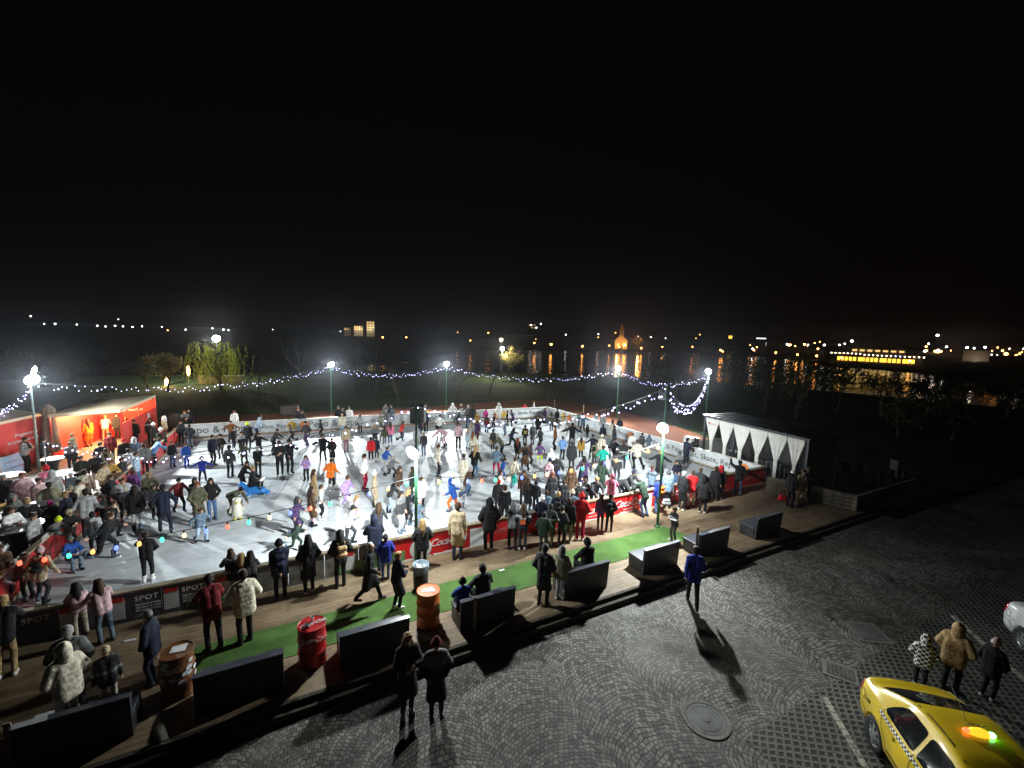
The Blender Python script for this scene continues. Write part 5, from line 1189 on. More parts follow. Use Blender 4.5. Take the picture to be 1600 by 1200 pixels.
        for s, x_, z_, sz in (('2.79', -.30, .76, .10), ('TAXI', 1.5, .60, .26)): 
            lt = lettering(s, sz, M['seam'], o, (x_, -.888 if x_ > 0 else -.842, z_), (PI / 2, 0, 0))
    return o
hub = P(1368, 1148, Z_PLAZA + .31); fw = A_(-.24, -.97, 0); lw = A_(.97, -.24, 0); base = hub + lw * .80
make_car('taxi', (base[0], base[1], Z_PLAZA), math.atan2(fw[1], fw[0]), 'car_yellow', 'yellow taxi saloon with a checker band and a glowing roof sign', True)
hub = P(1600, 1002, Z_PLAZA + .31); base = hub + lw * .80
make_car('parked_car', (base[0], base[1], Z_PLAZA), math.atan2(fw[1], fw[0]), 'car_white', 'white parked car at the edge of the view behind the strolling group', False)
# ---------------------------------------------------------------- trees and shrubs
M['bark'] = patch_mat('bark', (.03, .024, .018), (.075, .06, .045), 3, bs=25, dist=.02)
def leafmat(n, a, b):
    k = NT(n); oi = k.n('ShaderNodeNewGeometry'); nn = k.noise(oi.outputs['Position'], 1.3, 4); k.set('Base Color', k.ramp(nn, [(.35, a), (.65, b)])); k.set('Roughness', .7); k.set('Specular IOR Level', .2)
    tr = k.n('ShaderNodeBsdfTranslucent'); k.l(k.ramp(nn, [(.35, a), (.65, b)]), tr.inputs['Color']); ms = k.n('ShaderNodeMixShader'); ms.inputs[0].default_value = .3
    k.l(k.b.outputs[0], ms.inputs[1]); k.l(tr.outputs[0], ms.inputs[2]); k.l(ms.outputs[0], k.t.nodes['Material Output'].inputs['Surface']); return k.m
M['leaf_willow'] = leafmat('leaf_willow', (.16, .21, .015), (.34, .38, .05)); M['leaf_dark'] = leafmat('leaf_dark', (.022, .034, .014), (.06, .075, .03)); M['leaf_autumn'] = leafmat('leaf_autumn', (.09, .07, .02), (.16, .13, .03))
def quad_leaf(vs, fs, p, s, d=None):
    a = rng.normal(size=3); a /= np.linalg.norm(a); b = rng.normal(size=3); b -= (b @ a) * a; b /= np.linalg.norm(b)
    if d is not None: a = d
    n = len(vs); b = np.cross(a, b); b /= np.linalg.norm(b) + 1e-9
    vs += [p - a * s, p + b * s * .45, p + a * s, p - b * s * .45]; fs.append((n, n + 1, n + 2, n + 3))
def limbs(h, spread, n, levels, r0):
    m = MB(); tips = []
    def grow(p, d, L, r, lv):
        pts = [p]
        for i in range(3): d = d + rng.normal(size=3) * .14 + A_(0, 0, .05); d /= np.linalg.norm(d); pts.append(pts[-1] + d * L / 3)
        m.tube(pts, r, 5 if lv else 7, 0, r * .5)
        if lv >= levels: tips.append((pts[-1], d)); return
        for i in range(n):
            q = pts[1 + i % 3] if i < n - 1 else pts[3]; e = d * .8 + A_(*(rng.normal(size=2) * spread), .25); e /= np.linalg.norm(e); grow(q, e, L * rng.uniform(.5, .75), r * .55, lv + 1)
        tips.append((pts[-1], d))
    grow(A_(0, 0, -.2), A_(0, 0, 1.0), h * .55, r0, 0); return m, tips
def tree(px, py, h, kind, label, group, z=None, dist=None, name='tree'):
    q = P(px, py, Z_GROUND) if dist is None else PD(px, py, dist)
    zz = ground_h(q[0], q[1]) if z is None else z
    o = empty(name, (q[0], q[1], zz), random.random() * 6, label, 'tree', group); vs, fs = [], []
    if kind == 'bare':
        m, tips = limbs(h, .55, 4, 2, .07); m.build('trunk', M['bark'], o)
        for p, d in tips:
            for i in range(14): quad_leaf(vs, fs, p + rng.normal(size=3) * .28, .05)
        MB().add(vs, fs).build('crown', M['leaf_dark'], o)
    elif kind == 'willow':
        m, tips = limbs(h, .8, 5, 2, .22); m.build('trunk', M['bark'], o)
        for p, d in tips:
            for i in range(9):
                s = p + rng.normal(size=3) * A_(1.15, 1.15, .35); s[2] = min(s[2], h * .98); L = rng.uniform(.8, 2.6); w = rng.normal(size=2) * .10
                for j in range(int(L * 9)): t = j / 9; quad_leaf(vs, fs, s + A_(w[0] * t + rng.normal() * .05, w[1] * t + rng.normal() * .05, -t), .10, A_(rng.normal() * .3, rng.normal() * .3, -1))
        MB().add(vs, fs).build('crown', M['leaf_willow'], o)
    else:
        m, tips = limbs(h, .75, 4, 2, .12); m.build('trunk', M['bark'], o); r = h * .36
        for c in range(26):
            a = rng.normal(size=3); a /= np.linalg.norm(a); c0 = A_(0, 0, h * .62) + a * A_(r * 1.0, r * 1.0, h * .30) * rng.uniform(.35, 1); cr = rng.uniform(.25, .55) * r * .7
            for i in range(46): quad_leaf(vs, fs, c0 + rng.normal(size=3) * cr * .55, rng.uniform(.09, .19) * (h / 5) ** .5)
        MB().add(vs, fs).build('crown', M['leaf_autumn' if kind == 'autumn' else 'leaf_dark'], o)
    return o
tree(346, 606, 5.5, 'willow', 'yellow green weeping willow lit by the lamp above it', None, name='weeping_willow')
tree(262, 612, 4.6, 'autumn', 'yellowish tree glowing beside the first torch lantern', None)
tree(797, 592, 5.4, 'autumn', 'small leafy tree lit by the twin park lamps', None)
tree(232, 606, 3.8, 'shrub', 'dark tree standing behind the market tent roof', None)
for i, (px, py, h, t) in enumerate(((405, 630, 5.5, 'between the willow and the bakery print'), (432, 640, 4.2, 'with a pale trunk close to the back barrier'), (466, 632, 6.5, 'just behind the onlookers near the wide loudspeaker'), (555, 618, 5.5, 'beyond the first back barrier pole'), (587, 612, 6.0, 'halfway between the two back barrier poles'), (622, 634, 4.0, 'with spreading twigs close to the litter bin pole'), (680, 618, 5.0, 'next to the middle light pole'), (716, 630, 4.4, 'close to the white jacketed skater at the back'), (765, 615, 4.2, 'in front of the twin park lamps'), (853, 630, 3.8, 'behind the corner of the rink'), (912, 612, 4.5, 'on the bank beyond the red track'), (376, 618, 5.0, 'in front of the weeping willow'), (1060, 655, 5.0, 'beyond the fairy lights near the shelter'))):
    tree(px, py, h, 'bare', 'slender bare tree ' + t, 'bare young trees on the grass bank', name='young_tree')
sh_t = ['tall dark shrub behind the roof of the curtained shelter', 'dark shrub beyond the end wall of the shelter', 'wide dark shrub below the lakeside lamps', 'dark shrub in front of the pavilion reflections', 'dark shrub beside the jetty', 'low dark shrub beyond the board fence', 'dark tree on the slope below the orange road lamps', 'dark tree below the green lit shop', 'dark shrub under the white roadside lamps', 'round dark shrub past the fence corner', 'dark thicket tree at the lake edge behind the shelter', 'dark shrub by the lake below the lit church']
for i, (px, py, dist, h) in enumerate(((1190, 680, 44, 6.5), (1240, 690, 42, 6.0), (1300, 690, 46, 6.5), (1370, 690, 45, 5.4), (1440, 680, 44, 5.0), (1400, 720, 34, 3.6), (1510, 660, 48, 5.5), (1570, 660, 46, 5.0), (1620, 660, 40, 6.0), (1480, 720, 34, 3.8), (1140, 650, 60, 6.0), (1030, 640, 66, 4.2))):
    tree(px, py, h, 'shrub', sh_t[i], None, dist=dist, z=None, name='dark_shrub')
for i, (px, dist, h) in enumerate(((30, 64, 7), (110, 70, 8), (190, 75, 7), (430, 92, 8), (500, 96, 7), (640, 98, 6), (250, 88, 9))):
    tree(px, 560, h, 'shrub', ['tree in the dark behind the closed red tent', 'tree in the dark above the two stacked floodlights', 'tree in the dark above the pale tent roof', 'tall dark tree by the lake past the weeping willow', 'dark lakeside tree above the first back barrier pole', 'low dark lakeside tree above the middle of the ice', 'tallest dark tree behind the torch lanterns'][i], None, dist=dist, name='dark_tree')
# ---------------------------------------------------------------- lit park lamps and torches near the bank
def em(n, c, s, sample=True): return mat(n, c, .4, emit=(c, s), sample=sample)
M['glow_white'] = em('glow_white', (1, .98, .88), 40); M['glow_warm'] = em('glow_warm', (1, .72, .38), 22); M['glow_orange'] = em('glow_orange', (1, .36, .06), 30); M['glow_cold'] = em('glow_cold', (.85, .93, 1), 14); M['glow_torch'] = em('glow_torch', (1, .62, .28), 6)
M['far_white'] = em('far_white', (.95, .95, .9), 14, False); M['far_orange'] = em('far_orange', (1, .42, .10), 16, False)
LITES = []
def street_lamp(px, py, dist, r, m, label, group, power=0, col=(1, .5, .2), zg=None, pole=True, twin=False):
    q = PD(px, py, dist); g = (ground_h(q[0], q[1]) if dist < 110 else Z_LAKE + .6) if zg is None else zg
    hgt = max(q[2] - g, 1.5); o = empty('street_lamp', (q[0], q[1], q[2] - hgt), 0, label, 'street lamp', group)
    MB().tube([(0, 0, 0), (0, 0, hgt - r * .6)], max(.05, r * .14), 6, 0, max(.035, r * .09)).build('pole', M['dark_metal'], o)
    MB().lathe([(r * .25, -r * .9), (r * .85, -r * .45), (r, 0), (r * .8, r * .55), (r * .3, r * .85), (0, r * .9)], (0, 0, hgt), 12).build('lamp_head', M[m], o, smooth=True)
    if power: LITES.append(((q[0], q[1] - r - .25, q[2] - .2), power, col))
    return o
street_lamp(338, 529, 57, .45, 'glow_white', 'glaring white park lamp above the weeping willow', None, 1700, (1, .98, .8))
street_lamp(783, 531, 82, .32, 'glow_warm', 'upper warm park lamp above the small leafy tree', None)
street_lamp(785, 545, 70, .33, 'glow_white', 'lower white park lamp beside the small leafy tree', None, 1500, (1, .95, .7))
for px, py, lab in ((260, 597, 'tall glowing torch lantern beside the yellowish tree'), (294, 579, 'tall glowing torch lantern on the terrace below the willow')):
    q = PD(px, py, 52); g = ground_h(q[0], q[1]); o = empty('torch_lantern', (q[0], q[1], g), 0, lab, 'lantern', 'torch lanterns'); h_ = q[2] - g
    MB().tube([(0, 0, 0), (0, 0, h_ - .55)], .06, 8).build('pole', M['dark_metal'], o); MB().lathe([(.08, -.6), (.17, -.4), (.20, .0), (.14, .4), (.03, .62), (0, .66)], (0, 0, h_), 14).build('lantern', M['glow_torch'], o, smooth=True)
    LITES.append(((q[0] + .5, q[1] - .6, q[2]), 140, (1, .6, .25)))
# a low garden wall behind the torches
q = P(280, 612, Z_GROUND); o = MB().box((0, 0, .5), (5, .25, 1.0)).box((0, 0, 1.03), (5.1, .34, .07)).build('garden_wall', M['concrete']); o.location = (q[0], q[1] + 7, Z_GROUND); o.rotation_euler = (0, 0, .25); tag(o, 'low pale garden wall behind the torch lanterns', 'wall')
# lamps on the far shore: orange over the water, their streaks are real reflections
SH = [(598, 527, .7), (635, 527, .6), (735, 532, .5), (763, 520, .45), (835, 536, .62), (861, 538, .95), (910, 541, .85), (952, 540, .5), (968, 542, .6), (976, 539, 1.15), (1002, 544, .75), (1035, 542, .5), (1082, 542, .5), (1126, 547, .8), (1129, 549, .7), (1178, 547, .75), (1212, 551, .75), (1246, 554, .72), (1276, 556, .78), (1315, 559, .7), (1422, 564, .7), (1470, 584, .85), (1534, 598, .75)]
DIST = [(560, 330), (740, 300), (860, 310), (980, 332), (1080, 326), (1180, 310), (1250, 290), (1320, 266), (1420, 250), (1470, 205), (1540, 170)]
near_t = {968: 'the smaller lamp beside the lit church', 976: 'the big glaring lamp below the lit church', 1315: 'at the corner of the glowing pavilion', 1422: 'at the other corner of the glowing pavilion', 1470: 'glaring low on the dark slope', 1534: 'glaring lowest on the dark slope'}
wd_ = {598: 'below the pale hilltop block', 635: 'alone on the dark shore', 735: 'with a faint streak above the middle of the rink', 763: 'high above the shore near the park lamps', 835: 'small, beside the park lamps', 861: 'with the longest streak on the water', 910: 'with a long streak beside the red track pole', 952: 'small, before the church', 1002: 'with a streak past the church', 1035: 'small, beyond the church', 1082: 'small, above the shelter pole', 1126: 'upper of a pair above the shelter', 1129: 'lower of a pair above the shelter', 1178: 'with a streak above the shelter roof', 1212: 'first of a row of three before the pavilion', 1246: 'second of a row of three before the pavilion', 1276: 'third of a row of three before the pavilion'}
for x, y, r in SH:
    street_lamp(x, y, lerp_tab(DIST, x), r * .72, 'glow_orange', 'orange lakeside lamp ' + (near_t.get(x) or wd_[x]), 'orange lamps on the far shore', zg=Z_LAKE + .8)
FW = [(48, 494, 1), (69, 506, 1), (86, 506, 1.3), (120, 507, 1), (152, 509, 1.2), (165, 510, 1), (180, 509, 1), (192, 510, .9), (207, 511, 1), (222, 510, 1), (262, 516, .9), (185, 499, .7), (253, 511, .8), (290, 515, 1), (332, 513, 1.1), (349, 515, 1.2), (357, 516, 1.0), (426, 515, .6), (532, 518, .7), (884, 523, .7), (935, 522, .7), (830, 508, .8), (838, 512, .8), (845, 506, .8), (1140, 527, 1.5), (1154, 529, 1.0), (1230, 538, 1.1), (1257, 538, 1.3), (1273, 536, .8), (1278, 545, 1.2), (1288, 539, 1.2), (1312, 539, 1.0), (1320, 537, .8), (1331, 533, 1.6), (1348, 541, 1.0), (1451, 537, .9), (1447, 548, 1.6), (1462, 549, 1.8), (1470, 549, 1.4), (1511, 543, 1.4), (1522, 544, 1.0), (1508, 551, 1.8), (1572, 553, 2.0), (1590, 572, 1.6), (1600, 545, 1.0), (1465, 524, 1.6)]
r2 = random.Random(11)
FW += [(r2.uniform(1170, 1310), r2.uniform(533, 545), r2.uniform(.5, 1.0)) for _ in range(12)] + [(r2.uniform(1430, 1600), r2.uniform(540, 566), r2.uniform(.6, 1.3)) for _ in range(26)] + [(r2.gauss(1548, 16), r2.uniform(553, 562), r2.uniform(.7, 1.3)) for _ in range(12)] + [(r2.uniform(700, 1130), r2.uniform(519, 530), r2.uniform(.35, .65)) for _ in range(12)]
for i, (x, y, r) in enumerate(FW):
    orange = (i >= 46 and i % 3 != 0) or x in (262, 1257, 1278, 1447, 1462, 1470, 1508, 1572, 1590, 1273)
    z_ = 'over the dark hills beside the red tents' if x < 300 else 'on the hillside beyond the willow' if x < 450 else 'on the hillside across the lake' if x < 1000 else 'beyond the lakeside lamps' if x < 1300 else 'around the glowing pavilion' if x < 1460 else 'over the road past the pavilion'
    street_lamp(x, y, 470 if x < 1100 else 430, r * (.55 if x < 560 else .72), 'far_orange' if orange else 'far_white', 'tiny far %s street lamp %s' % ('orange' if orange else 'white', z_), 'tiny far %s lamps %s' % ('orange' if orange else 'white', z_), zg=PD(x, y, 470 if x < 1100 else 430)[2] - 6)
# ---------------------------------------------------------------- lit buildings far away
M['far_wall'] = mat('far_wall', (.42, .38, .30), .8, var=.2, vscale=.2); M['far_roof'] = mat('far_roof', (.05, .045, .04), .8); M['win_warm'] = em('win_warm', (1, .62, .22), 1.1, False); M['win_gold'] = em('win_gold', (1, .58, .06), 1.8); M['win_cold'] = em('win_cold', (.8, .9, 1), 2.2, False)
def building(px, pyb, dist, w, d, h, name, label, wins, wm, roof='flat', light=None, wallm='far_wall'):
    q = PD(px, pyb, dist); rz = math.atan2(-q[0], q[1]); o = empty(name, tuple(q), rz, label, 'building')
    MB().box((0, 0, h / 2 - 3), (w, d, h + 6)).build('wall', M[wallm], o)
    if roof == 'flat': MB().box((0, 0, h + .25), (w + .6, d + .6, .5)).build('roof', M['far_roof'], o)
    else: MB().add([(-w / 2 - .4, -d / 2 - .4, h), (w / 2 + .4, -d / 2 - .4, h), (w / 2 + .4, d / 2 + .4, h), (-w / 2 - .4, d / 2 + .4, h), (-w / 2 * roof, 0, h * 1.5), (w / 2 * roof, 0, h * 1.5)], [(0, 1, 5, 4), (1, 2, 5), (2, 3, 4, 5), (3, 0, 4), (3, 2, 1, 0)]).build('roof', M['far_roof'], o)
    nx, nz, ww, wh = wins
    for i in range(nx):
        for j in range(nz):
            if random.random() < .82: MB().box((-w / 2 + w * (i + .5) / nx, -d / 2 - .04, h * (j + .5) / nz), (ww, .1, wh)).build('window', M[wm], o)
    if light: LITES.append((tuple(q + A_(math.sin(rz) * (d / 2 + 6), -math.cos(rz) * (d / 2 + 6), h * .3)), light[0], light[1]))
    return o
building(579, 517, 470, 8, 8, 10, 'apartment_block', 'tall pale block of the lit hilltop group across the lake', (3, 4, 1.1, 1.2), 'win_warm', light=(700, (1, .85, .55)))
building(560, 516, 470, 9, 8, 4.5, 'apartment_block', 'low pale block beside the tall one of the lit hilltop group', (4, 2, 1.2, 1.2), 'win_warm', light=(600, (1, .8, .5)))
building(543, 517, 470, 7, 7, 3.6, 'apartment_block', 'smallest block at the end of the lit hilltop group', (3, 1, 1.2, 1.4), 'win_warm')
building(833, 514, 520, 12, 9, 6, 'apartment_block', 'far block with a few lit windows beyond the park lamps', (4, 2, 1.0, 1.0), 'win_warm', wallm='far_roof')
building(1141, 530, 430, 4.5, 6, 4, 'apartment_block', 'small building with one bright yellow window beyond the shelter pole', (1, 1, 3.0, 2.6), 'win_gold', wallm='far_roof'); building(1154, 532, 430, 6, 6, 4, 'apartment_block', 'small building with white windows beyond the shelter pole', (2, 1, 2.4, 2.2), 'win_cold', wallm='far_roof'); building(1189, 532, 430, 9, 6, 4, 'apartment_block', 'low building with a long strip of white light', (1, 1, 8, .9), 'win_cold', wallm='far_roof')
# church
q = PD(970, 545, 338); o = empty('church', tuple(q), math.atan2(-q[0], q[1]), 'orange lit church with a pointed tower across the lake', 'church')
MB().box((0, 0, 3), (9, 12, 6)).build('nave', M['far_wall'], o); MB().add([(-5, -6.5, 6), (5, -6.5, 6), (5, 6.5, 6), (-5, 6.5, 6), (0, -6.5, 11), (0, 6.5, 11)], [(0, 1, 4), (1, 2, 5, 4), (2, 3, 5), (3, 0, 4, 5), (3, 2, 1, 0)]).build('roof', M['far_wall'], o)
tw = MB().box((0, 5, 7), (3.4, 3.4, 14)).build('tower', M['far_wall'], o); MB().add([(-2, 3, 14), (2, 3, 14), (2, 7, 14), (-2, 7, 14), (0, 5, 19.5)], [(0, 1, 4), (1, 2, 4), (2, 3, 4), (3, 0, 4), (3, 2, 1, 0)]).build('spire', M['far_wall'], tw)
for x in (-2, 2): MB().box((x, -6.05, 3), (1, .1, 2.4)).build('window', M['win_warm'], o)
dr = MB().box((0, -6.06, 1.3), (1.6, .12, 2.6)).build('door', M['far_roof'], o)
LITES.append((tuple(q + A_(-6, -14, 3)), 2300, (1, .40, .08))); LITES.append((tuple(q + A_(10, -11, 4)), 2600, (1, .42, .08)))
tree(996, 536, 14, 'autumn', 'big tree glowing orange beside the lit church', None, dist=336, z=Z_LAKE + 1.2)
# lakeside pavilion
q = PD(1366, 569, 262); q[2] = Z_LAKE + 1.0; rz = math.atan2(-q[0], q[1]) ; o = empty('lakeside_pavilion', tuple(q), rz, 'long glowing pavilion with golden windows reflected in the lake', 'building')
Wp = 44; MB().box((2, 4, 2.4), (Wp * .86, 8, 4.8)).build('wall', M['far_roof'], o); MB().box((0, 3, 5.0), (Wp, 12, .4)).build('roof', M['far_wall'], o)
MB().add([(-12, 3, 8.2), (14, 3, 8.2), (14, 9, 8.2), (-12, 9, 8.2), (-7, 6, 10.8), (9, 6, 10.8)], [(0, 1, 5, 4), (1, 2, 5), (2, 3, 4, 5), (3, 0, 4), (3, 2, 1, 0)]).box((1, 6, 6.6), (25, 5.6, 3.2)).build('upper_roof', M['far_wall'], o)
for i in range(18): MB().box((-Wp * .40 + i * 2.02 + (0 if i % 5 else .4), -.08, 1.9), (1.5, .12, 2.3)).build('window', M['win_gold'], o)
M['lamp_row'] = em('lamp_row', (1, .88, .62), 10); M['lamp_blue'] = em('lamp_blue', (.5, .5, 1), 12)
for i in range(22): MB().lathe([(.1, -.3), (.34, 0), (.1, .3)], (0, 0, 0), 8).build('eave_lamp', M['lamp_blue' if 14 < i < 17 else 'lamp_row'], o, smooth=True).location = (-Wp / 2 + 1 + i * Wp / 22, -2.9, 4.65 + (.5 if i < 8 else 0))
for i in range(7): MB().box((-10 + i * 3.6, 3.0, 7.2), (2.2, .1, 1.0)).build('upper_window', M['win_warm'], o)
building(1550, 577, 300, 9, 7, 4.5, 'roadside_shop', 'roadside shop with a green lit front', (1, 1, .01, .01), 'win_cold', wallm='far_wall', light=(300, (.8, 1, .9)))
sgm = MB().box((-1.5, -3.6, 3.4), (6, .3, 1.6)).build('shop_sign', em('shop_green', (.05, 1, .30), 1.6, False), bpy.data.objects['roadside_shop'])
building(1590, 574, 300, 10, 7, 4, 'roadside_shop', 'roadside shop with cold white windows beyond the green one', (3, 1, 2.4, 1.6), 'win_cold', wallm='far_wall')
building(1523, 568, 290, 12, 8, 8.5, 'apartment_block', 'dim blank building beside the green lit shop', (1, 1, .01, .01), 'win_cold', wallm='far_wall', light=(200, (1, .8, .6)))
